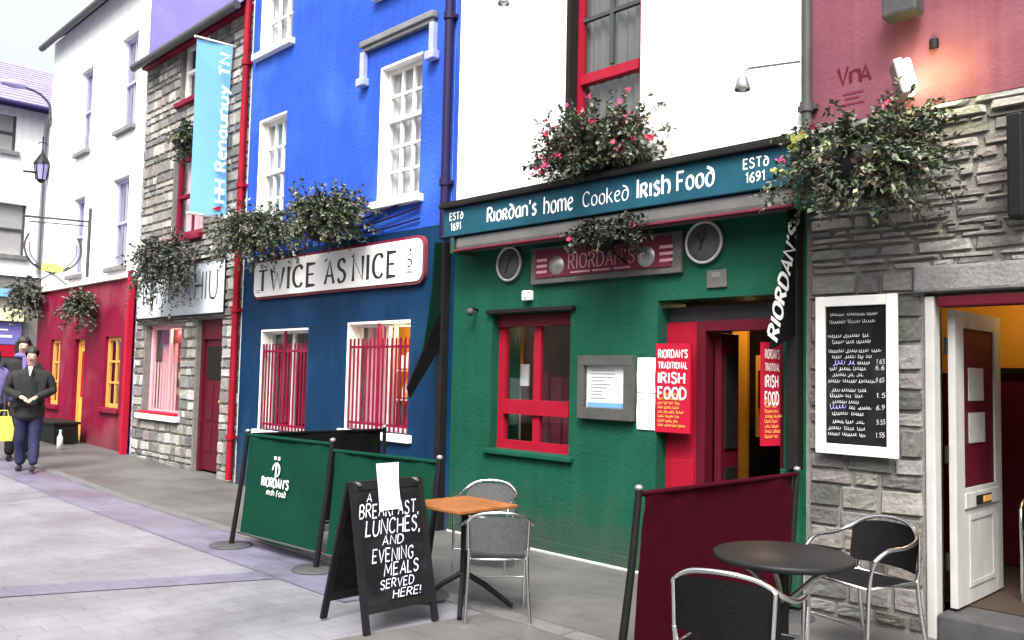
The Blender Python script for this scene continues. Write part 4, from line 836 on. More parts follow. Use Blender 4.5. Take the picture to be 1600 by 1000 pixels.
# ================================================================== the tall white house with a crimson shop front
WX0, WX1 = -20.95, -15.43
wh = thing('white_house', (-18.2, 0, 0), 'tall cream white house with narrow windows above a crimson shop front', 'building')
WU = [(-18.98, -18.30, 5.98, 7.70), (-16.74, -15.95, 6.03, 7.80), (-19.05, -18.38, 3.45, 5.04), (-16.86, -16.05, 3.45, 5.12), (-20.5, -20.05, 5.98, 7.66), (-20.5, -20.05, 3.45, 5.0)][:4]
WL, WR, WD = (-19.95, -19.30, .80, 2.15), (-16.76, -15.98, .86, 2.16), (-18.45, -17.85, -.1, 2.14)
wall(MB(), WX0, WX1, 3.22, 8.85, 0, WU, .22).build('upper_wall', M['cream'], wh)
wall(MB(), WX0, WX1, 0, 3.22, -.03, [WL, WR, WD], .30).build('shop_front_wall', M['crimson'], wh)
shell(wh, WX0, WX1, 8.85, .15, wallmat=mat('lavender_slate_hanging', (.19, .165, .36), .7, .1, 3, .3, 14))
m = MB(); m.box((WX0-.03, -.10, 3.19), (WX1+.0, -.002, 3.27), .015); m.build('cornice', M['wwood'], wh)
m = MB(); m.box((WX1-.10, -.14, .05), (WX1-.004, -.032, 3.30), .01); m.build('end_pilaster', M['redboard'], wh)
glm = mat('lavender_window_paint', (.36, .34, .58), .4, .1, 5)
for u in WU: window(wh, *u, glm, 2, (1, 1), Y=.10, fw=.07, bar=.03, sill=M['lintel'], silld=.09, back='blind')
for u in (WL, WR):
    o = window(wh, *u, M['orange'], 2, (3,), Y=.03, fw=.07, bar=.035, sill=M['crimson'], back=None)
    drape(u[0]+.03, u[0]+.3, u[2], u[3], .22, n=14).build('curtain', M['orange'] if u is WL else mat('olive_curtain', (.22, .28, .05), .9, .1, 9), o)
m = MB(); a, b, c, d = WD[0], WD[1], gz(-18), WD[3]
m.box((a, .06, c), (a+.07, .14, d)); m.box((b-.07, .06, c), (b, .14, d)); m.box((a+.07, .061, d-.10), (b-.07, .139, d)); m.build('door_frame', M['orange'], wh)
m = MB(); m.box((a+.07, .09, c), (b-.07, .13, d-.1)); dr = m.build('door', M['ochre'], wh)
m = MB(); m.box((a+.14, .078, 1.0), (b-.14, .089, 1.9)); m.build('door_panel', M['redboard'], dr)
for x, h_, lab, cm in ((-18.15, .35, 'black planter trough beside the crimson doorway', 'blackwood'),):
    t = thing('planter' if cm == 'blackwood' else 'storage_box', (x, -.45, gz(x)), lab, 'planter' if cm == 'blackwood' else 'box')
    z = gz(x); w_ = .75 if cm == 'blackwood' else .42
    m = MB(); m.prism([(x-w_, -.62, z), (x+w_, -.62, z), (x+w_*1.05, -.65, z+h_), (x-w_*1.05, -.65, z+h_)], (0, .42, 0)); m.build('body', M[cm], t)
    m = MB(); m.box((x-w_*1.08, -.68, z+h_+.002), (x+w_*1.08, -.19, z+h_+.05), .012); m.build('rim' if cm == 'blackwood' else 'lid', M[cm], t)
t = thing('bottle', (-16.65, -.75, gz(-16.6)), 'small white bottle on the pavement by the crimson shop front', 'bottle'); z = gz(-16.6); m = MB(); m.lathe([(.0, 0), (.05, .005), (.05, .2), (.02, .27), (.02, .33), (0, .335)], (-16.65, -.75, z), 12); m.build('bottle_body', M['paper'], t)
m = MB(); m.lathe([(.024, .30), (.024, .345), (0, .346)], (-16.65, -.75, z), 12); m.build('cap', M['banner'], t)
# wrought iron bracket with its hoop
bxx = -17.95
t = thing('hanging_sign', (bxx, 0, 3.4), 'wrought iron bracket holding an open hoop with a small yellow plate', 'sign')
m = MB(); m.tube([(bxx, -.03, 3.35), (bxx, -.03, 4.72)], .028, 8); m.tube([(bxx, -.03, 4.45), (bxx, -1.22, 4.40)], .02, 8); m.tube([(bxx, -.03, 4.36), (bxx, -1.1, 4.31)], .012, 8); m.build('bracket', M['leadgrey'], t)
m = MB(); c = Vector((bxx, -.66, 3.85)); m.tube([c+Vector((0, .50*math.cos(a), .46*math.sin(a))) for a in [R(150+i*9) for i in range(28)]], .018, 8); m.tube([c+Vector((0, .42*math.cos(a), .40*math.sin(a))) for a in [R(170+i*10) for i in range(22)]], .010, 8); m.build('hoop', M['leadgrey'], t)
m = MB()
for s_ in (-1, 1): m.tube([(bxx, -.66+s_*.30, 3.52), (bxx, -.66+s_*.12, 3.40), (bxx, -.66-s_*.05, 3.33), (bxx, -.66-s_*.28, 3.16)], .014, 8)
m.build('scroll', M['leadgrey'], t)
m = MB(); m.prism([(bxx-.02, -.86, 3.40), (bxx-.02, -.50, 3.38), (bxx-.02, -.44, 3.48), (bxx-.02, -.62, 3.56), (bxx-.02, -.84, 3.55)], (.04, 0, 0)); m.build('plate', mat('dull_yellow_plate', (.55, .55, .16), .5, .1, 6), t)
# street lantern on the far corner
lx = -20.9
t = thing('wall_lantern', (lx, 0, 5.7), 'dark spiked wall lantern on a bracket at the corner of the tall white house', 'lantern')
m = MB(); m.tube([(lx, -.0, 5.86), (lx, -.2, 5.86), (lx, -.5, 5.84)], .022, 8); m.build('bracket', M['black'], t)
m = MB(); m.lathe([(.02, .75), (.012, .5), (.03, .38), (.06, .34), (.17, .16), (.18, .13)], (lx, -.14, 5.93), 6); m.lathe([(.10, -.22), (.05, -.28), (.0, -.30)], (lx, -.14, 5.93), 6); m.build('cap', M['black'], t)
m = MB(); m.lathe([(.15, .128), (.10, -.215)], (lx, -.14, 5.93), 6); m.build('glazing', M['slate'], t)
for k in range(6):
    m = MB(); a = math.pi*k/3; m.tube([(lx+.155*math.cos(a), -.14+.155*math.sin(a), 6.06), (lx+.105*math.cos(a), -.14+.105*math.sin(a), 5.71)], .012, 6); m.build('lantern_bar', M['black'], t)
m = MB(); m.tube([(lx, -.14+.09*math.cos(a), 6.50+.05*math.sin(a)) for a in [R(i*30) for i in range(7)]], .01, 6); m.build('finial', M['black'], t)
t = thing('street_lamp', (lx, -.02, 7.05), 'grey swan necked street lamp high on the corner of the tall white house', 'street lamp')
m = MB(); m.tube(arc_pts([(lx, -.03, 7.05), (lx, -.05, 7.40), (lx, -.20, 7.58), (lx, -.38, 7.66), (lx, -.60, 7.70)]), .028, 8); m.build('arm', M['leadgrey'], t)
m = MB(); m.blob((lx, -.80, 7.71), (.11, .27, .085), 16, 8); m.build('lamp_head', M['slate'], t)
m = MB(); m.box((lx-.06, -.045, 6.95), (lx+.06, -.002, 7.15), .01); m.build('wall_plate', M['leadgrey'], t)
# ================================================================== house closing the street
EX = -25.0
eb = thing('far_house', (EX, 0, 0), 'white house with a lavender slate roof closing the far end of the street', 'building')
def xwall(mb, Y0, Y1, Z0, Z1, X, holes=(), depth=.25):
    n = len(mb.v); wall(mb, Y0, Y1, Z0, Z1, 0, holes, depth)
    mb.v[n:] = [(X-y, x, z) for x, y, z in mb.v[n:]]; return mb
EH = [(-.55, .34, 7.15, 8.10), (-.6, .68, 4.45, 5.78), (-3.2, -2.2, 7.15, 8.10), (-3.2, -2.0, 4.45, 5.78), (2.2, 3.2, 7.15, 8.10)]
xwall(MB(), -7.5, 6, 3.9, 8.35, EX, EH).build('upper_wall', M['cream'], eb)
for h in EH:
    m = MB(); Y0, Y1, Z0, Z1 = h; m.box((EX-.18, Y0, Z0), (EX-.14, Y1, Z1)); o = m.build('window', M['blind'], eb)
    m = MB(); m.box((EX-.139, Y0, Z0), (EX-.10, Y0+.06, Z1)); m.box((EX-.139, Y1-.06, Z0), (EX-.10, Y1, Z1)); m.box((EX-.139, Y0+.06, (Z0+Z1)/2-.03), (EX-.10, Y1-.06, (Z0+Z1)/2+.03)); m.build('frame', M['leadgrey'], o)
    m = MB(); m.box((EX-.1, Y0-.08, Z0-.12), (EX+.08, Y1+.08, Z0-.003), .01); m.build('sill', M['lintel'], o)
m = MB(); m.box((EX-8, -7.5, 0), (EX-.3, 6, 8.3)); m.build('shell_wall', M['cream'], eb)
m = MB(); m.prism([(EX+.3, -7.7, 8.30), (EX+.3, 6.2, 8.30), (EX-4, 6.2, 10.6), (EX-4, -7.7, 10.6)], (0, 0, .1)); m.prism([(EX-8.3, -7.7, 8.30), (EX-8.3, 6.2, 8.30), (EX-4, 6.2, 10.6), (EX-4, -7.7, 10.6)], (0, 0, .1))
for i in range(16):
    u0 = i/16; x = EX+.3-4.3*u0; z = 8.41+2.3*u0; m.face(((x, -7.7, z+.02), (x, 6.2, z+.02), (x-.29, 6.2, z+.145), (x-.29, -7.7, z+.145))); m.face(((x, -7.7, z), (x, 6.2, z), (x, 6.2, z+.02), (x, -7.7, z+.02)))
m.build('roof', M['slate'], eb)
m = MB(); m.tube([(EX+.36, -7.7, 8.29), (EX+.36, 6.2, 8.29)], .09, 8); m.build('gutter', M['pipe_navy'], eb)
m = MB(); m.tube([(EX+.36, 1.0, 8.25), (EX+.1, 1.0, 7.9), (EX+.08, 1.0, 4.0)], .05, 8); m.build('downpipe', M['alu'], eb)
z = .0
m = MB(); m.box((EX-.3, -7.5, .0), (EX-.05, 6, 3.9)); m.build('shop_front', M['mortar'], eb)
bands = [('cream_band', mat('pale_yellow_panel', (.8, .78, .42), .5, .05, 4), 2.72, 3.04), ('violet_band', mat('violet_panel', (.16, .14, .42), .5, .1, 4), 2.12, 2.70), ('red_band', M['redboard'], 1.80, 2.10), ('blue_band', M['banner'], 3.35, 3.55), ('glass_front', M['leadgrey'], .55, 1.78)]
for nm, mm_, a, b in bands:
    m = MB(); m.box((EX-.049, -4.2, a), (EX+.03+(.12 if nm == 'cream_band' else 0), .72, b), .01); m.build(nm, mm_, eb)
m = MB(); m.box((EX+.031, -4.0, 2.3), (EX+.04, .5, 2.36)); m.box((EX+.031, -4.0, 2.48), (EX+.04, .4, 2.52)); m.build('panel_stripe', M['paper'], eb)
# ================================================================== flower baskets
def foliage_mesh(c, rx, ry, rz_up, drop, nstem, per, size, pal, rs, flat=0.0):
    m = MB(); fl = MB(); st_ = MB()
    for i in range(nstem):
        a = rs.uniform(0, 2*math.pi); el = rs.uniform(-.1, 1.0)
        d = Vector((math.cos(a)*math.cos(el)*rx, math.sin(a)*math.cos(el)*ry, math.sin(el)*rz_up)); q = rs.uniform(.35, 1.08)
        p0 = c+Vector((rs.uniform(-.22, .22)*rx, rs.uniform(-.22, .22)*ry, rs.uniform(-.05, .05)))
        dr = drop*rs.uniform(.1, 1.0)*(1.15-math.sin(max(el, 0))); pts = []
        for k in range(9):
            t = k/8; pts.append(p0+d*q*(t**.85)-Vector((0, 0, dr*t**2.2))+Vector((rs.gauss(0, .012), rs.gauss(0, .012), rs.gauss(0, .01))))
        if i % 3 == 0: st_.tube(pts, .003, 3, cap=False, col=(.07, .08, .05))
        base = rs.choice(pal); kk = rs.uniform(.7, 1.3)
        for j in range(per):
            t = rs.uniform(.15, 1.0)*8; k = min(int(t), 7); p = pts[k].lerp(pts[k+1], t-k)
            s = size*rs.uniform(.55, 1.2); tang = (pts[k+1]-pts[k]).normalized()
            dir_ = (tang*.5+Vector((rs.gauss(0, .7), rs.gauss(0, .7), rs.gauss(0, .6)))).normalized(); sd_ = dir_.cross(Vector((rs.gauss(0, .5), rs.gauss(0, .5), 1))).normalized()
            nn = sd_.cross(dir_); w = s*rs.uniform(.22, .38); col = tuple(x*kk*rs.uniform(.75, 1.3) for x in base)
            if p.y > -.02: continue
            mid = p+dir_*s*.5+nn*s*.06; tip = p+dir_*s-nn*s*.10
            m.add([p, mid+sd_*w-nn*s*.04, tip, mid-sd_*w-nn*s*.04, mid], [(0, 1, 4), (1, 2, 4), (2, 3, 4), (3, 0, 4)], col)
    return m, st_
def bloom(m, p, r, rs, col):
    ax = Vector((rs.gauss(0, .5), -1+rs.gauss(0, .3), rs.gauss(.2, .5))).normalized(); u = ax.orthogonal().normalized(); v = ax.cross(u)
    for k in range(5):
        a = 2*math.pi*k/5+rs.uniform(-.2, .2); e = u*math.cos(a)+v*math.sin(a); f = u*math.cos(a+1.57)+v*math.sin(a+1.57); c = tuple(x*rs.uniform(.8, 1.2) for x in col)
        m.add([p, p+e*r*.6+f*r*.38+ax*r*.2, p+e*r+ax*r*.1, p+e*r*.6-f*r*.38+ax*r*.2], [(0, 1, 2), (0, 2, 3)], c)
GP = [(.075,.092,.055),(.12,.135,.09),(.05,.065,.04),(.16,.17,.125),(.095,.105,.075),(.06,.07,.035)]
def basket(c, rx, ry, up, drop, nst, per, size, label, flowers, seed, bowl=.24, pal=GP, arm=True):
    rs = random.Random(seed); c = Vector(c)
    t = thing('hanging_basket', (c.x, 0, c.z), label, 'flower basket', 'flower baskets hung along the fronts')
    m = MB(); m.lathe([(0, -bowl*1.05), (bowl*.45, -bowl*.98), (bowl*.85, -bowl*.6), (bowl, -.0), (bowl*.93, .0), (0, -.02)], c, 20); m.build('bowl', M['blackwood'], t)
    if arm:
        m = MB(); m.tube([(c.x, -.004, c.z+.12), (c.x, c.y, c.z+.02)], .013, 6); m.tube([(c.x, -.004, c.z-.25), (c.x, c.y+bowl*.5, c.z-.12)], .011, 6); m.build('bracket', M['black'], t)
    f, s = foliage_mesh(c, rx, ry, up, drop, nst, per, size, pal, rs); f.build('foliage', M['foliage'], t); s.build('stems', M['foliage'], t)
    if flowers:
        for k in range(flowers[0]):
            b = MB(); a = rs.uniform(math.pi, 2*math.pi); e = rs.uniform(-.35, 1.0); q = rs.uniform(.75, 1.05)
            p = c+Vector((math.cos(a)*math.cos(e)*rx*q, math.sin(a)*math.cos(e)*ry*q, math.sin(e)*up*q*1.05))
            col = rs.choice(flowers[1])
            for z in range(rs.randint(2, 6)): bloom(b, p+Vector((rs.gauss(0, .020), rs.gauss(0, .020), rs.gauss(0, .016))), rs.uniform(.012, .028), rs, col)
            b.build('flower', M['flower'], t)
    return t
REDF = [(.48,.012,.06),(.42,.02,.10),(.45,.03,.08)]
basket((-4.78, -.20, 3.48), .68, .42, .60, .16, 620, 40, .048, 'large planted basket with red flowers standing on the teal fascia', (30, REDF), 3, .18, arm=False)
basket((-4.55, -.36, 2.80), .44, .20, .13, .18, 170, 26, .050, 'small dark basket with two red flowers hanging under the teal fascia', (2, REDF), 4, .15, [(.02,.023,.018),(.03,.033,.027),(.045,.048,.04)])
basket((-2.34, -.46, 3.05), .58, .40, .42, .40, 560, 40, .046, 'wide drooping basket at the corner of the stacked stone wall', (10, [(.5,.05,.14),(.24,.25,.05),(.20,.22,.05)]), 5, .27)
basket((-8.75, -.42, 3.36), .80, .40, .56, .32, 430, 38, .054, 'rounded leafy basket above the middle of the white shop sign', None, 8, .24)
basket((-10.45, -.42, 3.42), 1.0, .42, .48, .50, 440, 38, .054, 'spreading leafy basket over the left end of the white shop sign', (6, [(.7, .7, .7)]), 9, .24)
basket((-13.2, -.46, 3.30), 1.0, .44, .52, .80, 420, 36, .062, 'dark trailing basket in front of the pale grey shop board', (4, [(.7, .7, .7)]), 11, .25, [(.06,.065,.055),(.085,.09,.075),(.12,.125,.105)])
basket((-13.0, -.26, 5.16), .46, .30, .36, .34, 130, 24, .08, 'small dark basket high on the rubble house beside the blue banner', None, 12, .16)
basket((-17.3, -.36, 2.78), .50, .32, .34, .55, 140, 24, .08, 'grey green basket on the crimson shop front', None, 13, .18)
basket((-20.75, -.34, 3.15), .65, .38, .45, .65, 160, 24, .09, 'dark basket at the far corner of the crimson shop front', None, 14, .2, [(.06,.065,.055),(.085,.09,.075)])
# ================================================================== pavement furniture
def barrier(P0, P1, h, cm, label, name='cafe_barrier', lean=(0, -.12), posts=(1, 1), z0=.11, group='canvas windbreaks round the pavement tables', back=False, inset=.045):
    P0, P1 = Vector((*P0, 0)), Vector((*P1, 0)); d = (P1-P0).normalized(); L = (P1-P0).length; ln = Vector((*lean, 0))
    t = thing(name, (P0+P1)/2, label, 'barrier', group)
    n, k = 44, 14; vs = []; m = MB(); side = Vector((-d.y, d.x, 0))
    for j in range(k+1):
        for i in range(n+1):
            u, v = i/n, j/k; z = z0+(h-z0-.01)*v
            sag = .022*math.sin(u*math.pi)*(1-abs(v-.5)*1.2)+.006*math.sin(u*9+v*4)+.010*math.sin((u-v)*22)*math.exp(-5*min(u+1-v, 2-u-v))+.004*math.sin(u*31+v*3)*v**3; q = P0+d*(inset+(L-2*inset)*u)+ln*(.55*(1-v))+side*sag
            vs.append((q.x, q.y, z+(-.025*math.sin(u*math.pi) if j == 0 else 0)))
    m.add(vs, [(j*(n+1)+i, j*(n+1)+i+1, (j+1)*(n+1)+i+1, (j+1)*(n+1)+i) for j in range(k) for i in range(n)], None, True)
    m.build('canvas', cm, t)
    m = MB(); m.tube([P0+Vector((0, 0, h)), P1+Vector((0, 0, h))], .016, 10); m.build('top_rail', cm, t)
    m = MB(); m.tube([P0+ln*.5+Vector((0, 0, z0)), P1+ln*.5+Vector((0, 0, z0))], .011, 8); m.build('bottom_rail', M['leadgrey'], t)
    for i, P in enumerate((P0, P1)):
        if not posts[i]: continue
        m = MB(); m.tube([P+Vector((0, 0, h+.03)), P+ln*.35+Vector((0, 0, h*.6)), P+ln+Vector((0, 0, .012))], [.02, .022, .024], 10); po = m.build('post', M['black'], t)
        m = MB(); m.lathe([(0, .018), (.05, .016), (.19, .008), (.195, .0)], P+ln, 24); m.build('foot', M['leadgrey'], po)
        m = MB(); m.blob(P+Vector((0, 0, h+.035)), (.026, .026, .02)); m.build('cap', M['alu'], po)
    return t, d, side
A_, B_, C_ = (-7.50, -1.92), (-6.19, -1.84), (-4.97, -1.70)
t, d, s = barrier(A_, B_, 1.0, M['gcanvas'], 'green canvas barrier with a small white crest in front of the blue house', posts=(1, 1))
m = MB(); o = Vector((A_[0], A_[1], 0))+d*.52+Vector((0, -.078, 0)); up = Vector((0, .075, 1)).normalized()
text(m, "RIORDAN'S", o-d*.20+up*.57+Vector((0, 0.012, 0)), d, up, .075, wt=1.25, fit=.42, eps=.012)
text(m, "irish food", o-d*.10+up*.50+Vector((0, 0.006, 0)), d, up, .05, wt=.8, fit=.30, eps=.012)
q = o+d*.01+up*.66+Vector((0, -.0, 0))
m.tube([q+d*.09*math.cos(a)*.6+up*(.06+.06*math.sin(a)) for a in [R(-60+i*24) for i in range(11)]], .008, 5); m.tube([q, q+up*.13], .008, 5); m.tube([q+up*.15-d*.03, q+up*.18-d*.03], .012, 6); m.tube([q+up*.15+d*.03, q+up*.18+d*.03], .012, 6)
m.build('lettering', M['letter'], t)
barrier(B_, C_, .95, M['gcanvas'], 'plain green canvas barrier behind the sandwich board', posts=(0, 1))
barrier((-7.52, -.35), (-7.52, -1.86), 1.0, M['bcanvas'], 'dark canvas barrier running from the blue wall to the green barrier', lean=(0, 0), posts=(1, 0))
barrier((-2.985, -1.90), (-2.975, -.10), .955, M['mcanvas'], 'maroon canvas barrier between pub doorway and dark table', lean=(-.0, -.16), posts=(1, 1), z0=.02, inset=.05)
# ---- sandwich board
ab = thing('sandwich_board', (-4.68, -2.42, 0), 'black chalked sandwich board advertising breakfast, lunches and evening meals', 'sandwich board')
y0, y1, zt = -2.70, -2.12, .90
fb, tp, rb = Vector((-4.43, 0, 0)), Vector((-4.655, 0, zt)), Vector((-4.92, 0, 0))
def leaf(parent, b, tpx, sgn, nm):
    up = (tpx-b).normalized(); nn = Vector((0, 1, 0)).cross(up)*1.0
    def P(y, k, off=0): q = b+up*k+nn*off; return Vector((q.x, y, q.z))
    Lh = (tpx-b).length; th = -.022
    def bar(mb, ya, yb, ka, kb, off=0.0): mb.prism([P(ya, ka, off), P(yb, ka, off), P(yb, kb, off), P(ya, kb, off)], nn*th)
    m = MB(); bar(m, y0, y0+.045, 0, Lh); bar(m, y1-.045, y1, 0, Lh); bar(m, y0+.045, y1-.045, Lh-.05, Lh); bar(m, y0+.045, y1-.045, .12, .17)
    o = m.build(nm, M['blackwood'], parent)
    m = MB(); m.prism([P(y0+.045, .17, -.006), P(y1-.045, .17, -.006), P(y1-.045, Lh-.05, -.006), P(y0+.045, Lh-.05, -.006)], nn*-.010); m.build('slate', M['chalk'], o)
    return o, P, up, Lh
o, P, up, Lh = leaf(ab, fb, tp+Vector((.012, 0, 0)), 1, 'front_leaf')
m = MB(); ax = Vector((0, 1, 0))
for s_, ya, w_, k, hh in (('A', -2.585, .035, .80, .05), ('BREAKFAST,', -2.655, .47, .70, .082), ('LUNCHES,', -2.62, .43, .588, .092), ('AND', -2.50, .16, .518, .055), ('EVENING', -2.59, .32, .418, .078), ('MEALS', -2.51, .27, .328, .074), ('SERVED', -2.55, .26, .255, .052), ('HERE!', -2.46, .22, .190, .048)):
    G.setdefault('!', (.8, '.4,6 .4,2|.4,.6 .4,0'))
    m = MB(); text(m, s_, P(ya, k, -.006), ax, (up+ax*.06).normalized(), hh, wt=.8, contrast=.55, nib=.8, jit=.75, slant=.16, fit=w_, eps=.0025); m.build('chalk_writing', M['chalkline'], o)
m = MB(); vs = []
for j in range(6):
    for i in range(4): q = P(-2.50+.175*i/3, .735+.30*j/5, .004+.01*math.sin(j*.8+i)*.6+(.02*(j/5)**2)); vs.append(q)
m.add(vs, [(j*4+i, j*4+i+1, j*4+i+5, j*4+i+4) for j in range(5) for i in range(3)], None, True); pp = m.build('paper', M['paper'], ab)
leaf(ab, rb, tp-Vector((.012, 0, 0)), -1, 'rear_leaf')
m = MB(); m.tube([(-4.62, y0+.06, zt-.01), (-4.69, y0+.06, zt-.01)], .012, 8); m.build('hinge', M['alu'], ab); m = MB(); m.tube([(-4.62, y1-.06, zt-.01), (-4.69, y1-.06, zt-.01)], .012, 8); m.build('hinge', M['alu'], ab)
# ---- tables
t1 = thing('cafe_table', (-4.56, -1.80, 0), 'small square varnished wooden cafe table behind the sandwich board', 'table')
m = MB(); m.box((-4.88, -2.06, .68), (-4.32, -1.52, .705), .008); m.build('tabletop', M['wood'], t1)
m = MB(); m.tube([(-4.56, -1.80, .10), (-4.56, -1.80, .675)], .026, 12); m.box((-4.72, -1.96, .655), (-4.40, -1.64, .679), .004); m.build('column', M['black'], t1)
for k in range(4):
    a = R(45+90*k); e = Vector((math.cos(a), math.sin(a), 0)); m = MB(); b0 = Vector((-4.56, -1.80, 0))
    m.tube([b0+Vector((0, 0, .24)), b0+e*.14+Vector((0, 0, .16)), b0+e*.34+Vector((0, 0, .015))], [.02, .02, .016], 8); m.build('leg', M['black'], t1)
t2 = thing('cafe_table', (-2.20, -1.74, 0), 'round dark topped cafe table beside the maroon barrier', 'table')
c = Vector((-2.20, -1.74, 0))
m = MB(); m.lathe([(0, .735), (.335, .735), (.345, .728), (.345, .708), (.33, .70), (0, .70)], c, 48); m.build('tabletop', mat('dark_laminate', (.013, .013, .014), .45, .25, 3, spec=.2), t2)
m = MB(); m.tube([c+Vector((0, 0, .08)), c+Vector((0, 0, .70))], .03, 12); m.build('column', M['black'], t2)
for k in range(4):
    a = R(20+90*k); e = Vector((math.cos(a), math.sin(a), 0)); m = MB()
    m.tube([c+Vector((0, 0, .30)), c+e*.10+Vector((0, 0, .17)), c+e*.33+Vector((0, 0, .018))], [.02, .022, .018], 8); m.build('leg', M['black'], t2)
m = MB()
for k in range(4):
    a = R(20+90*k); e = Vector((math.cos(a), math.sin(a), 0)); m.tube([c+e*.02+Vector((0, 0, .5)), c+e*.14+Vector((0, 0, .62)), c+e*.26+Vector((0, 0, .696))], .012, 6)
m.build('brace', M['alu'], t2)
# ---- bistro chair: front is local -Y
arc = arc_pts
def make_chair(fabric, k_, label, group):
    ch = thing('bistro_chair', (0, 0, 0), label, 'chair', group)
    m = MB(); vs = []
    for j in range(9):
        for i in range(9): u, v = i/8-.5, j/8-.5; vs.append((u*.42, v*.40, .445-.012*math.cos(u*3)*math.cos(v*3)))
    vs += [(x, y, z-.014) for x, y, z in vs]; m.add(vs, [(j*9+i, j*9+i+1, j*9+i+10, j*9+i+9) for j in range(8) for i in range(8)]+[(81+j*9+i, 81+j*9+i+9, 81+j*9+i+10, 81+j*9+i+1) for j in range(8) for i in range(8)], None, True); m.build('seat', M[fabric], ch)
    m = MB(); m.tube([(-.21, -.20, .44), (.21, -.20, .44), (.21, .20, .44), (-.21, .20, .44)], .011, 8, closed=True); m.build('seat_frame', M['chrome'], ch)
    m = MB(); vs = []; n, k = 16, 8
    for j in range(k+1):
        for i in range(n+1):
            u = (i/n-.5)*2; v = j/k; z = .50+.255*v-.035*(abs(u)**3)*v; vs.append((u*.235, .235+.03*v-.075*u*u, z))
    vs += [(x, y+.012, z) for x, y, z in vs]; o_ = (n+1)*(k+1); fs = [(j*(n+1)+i, j*(n+1)+i+1, (j+1)*(n+1)+i+1, (j+1)*(n+1)+i) for j in range(k) for i in range(n)]
    fs += [tuple(o_+q for q in reversed(f)) for f in fs]
    m.add(vs, fs, None, True); m.build('backrest', M[fabric], ch)
    arms = arc([(-.255, -.19, .60), (-.268, -.10, .655), (-.268, .05, .665), (-.245, .17, .70), (-.15, .235, .765), (0, .265, .785), (.15, .235, .765), (.245, .17, .70), (.268, .05, .665), (.268, -.10, .655), (.255, -.19, .60)])
    m = MB(); m.tube(arms, .0125, 10); m.build('arm_loop', M['chrome'], ch)
    for s_ in (-1, 1):
        m = MB(); m.tube(arc([(s_*.255, -.19, .60), (s_*.245, -.215, .50), (s_*.238, -.225, .30), (s_*.235, -.235, .0)]), .0125, 10); m.build('leg', M['chrome'], ch)
        m = MB(); m.tube(arc([(s_*.215, .225, .52), (s_*.213, .215, .44), (s_*.22, .235, .25), (s_*.235, .28, .0)]), .0125, 10); m.build('leg', M['chrome'], ch)
        m = MB(); m.tube([(s_*.215, .225, .50), (s_*.225, .218, .72)], .010, 8); m.build('back_support', M['chrome'], ch)
    m = MB(); m.tube([(-.235, -.225, .22), (.235, -.225, .22)], .008, 6); m.build('stretcher', M['chrome'], ch)
    for o_ in ch.children:
        for v_ in o_.data.vertices: v_.co *= k_
    return ch
GA, GB_ = 'grey bistro chairs at the wooden table', 'black bistro chairs at the dark table'
def place(o, x, y, f, label=None, group=None, z=0):
    o.location = (x, y, z); o.rotation_euler = (0, 0, math.atan2(f[0], -f[1]))
    if label: o['label'] = label
    if group: o['group'] = group
    return o
gc = make_chair('greyweave', .9, 'grey backed bistro chair seen from behind at the near side of the wooden table', GA)
bc = make_chair('weave', 1.0, 'black backed bistro chair nearest the camera at the dark round table', GB_)
place(copy_tree(gc), -5.30, -.92, (.55, -.83), 'grey backed bistro chair facing us behind the wooden table', GA)
place(gc, -4.30, -1.74, (-.77, .64))
place(copy_tree(bc), -2.27, -.66, (-.30, -.95), 'black backed bistro chair against the rubble stone below the chalk board', GB_)
place(copy_tree(bc), -1.54, .95, (-.1, -1), 'black bistro chair standing inside the stone house doorway', GB_, z=.17)
place(bc, -2.10, -2.32, (-.22, .97))
# ================================================================== people
def skin(name, V, E, rad, m, parent, sub=2, root=0):
    me = bpy.data.meshes.new(name); me.from_pydata([tuple(v) for v in V], E, []); tmp = bpy.data.objects.new('tmp', me); COL.objects.link(tmp)
    tmp.modifiers.new('s', 'SKIN'); 
    sv = me.skin_vertices[0].data if len(me.skin_vertices) else None
    for i, r in enumerate(rad):
        sv[i].radius = r if isinstance(r, tuple) else (r, r); sv[i].use_root = (i == root)
    sm = tmp.modifiers.new('d', 'SUBSURF'); sm.levels = sub; sm.render_levels = sub
    dg = bpy.context.evaluated_depsgraph_get(); dg.update(); out = bpy.data.meshes.new_from_object(tmp.evaluated_get(dg)); out.name = name
    bpy.data.objects.remove(tmp); out.materials.clear(); out.materials.append(m)
    for p in out.polygons: p.use_smooth = True
    if name in ('coat', 'trousers'):        # folds
        for v in out.vertices:
            q = v.co; f_ = noise.noise(Vector((q.x*9, q.y*9, q.z*5)))*.014+noise.noise(Vector((q.x*4, q.y*4, q.z*22)))*.010
            v.co = q+v.normal*f_
    ob = bpy.data.objects.new(name, out); COL.objects.link(ob); ob.parent = parent; return ob
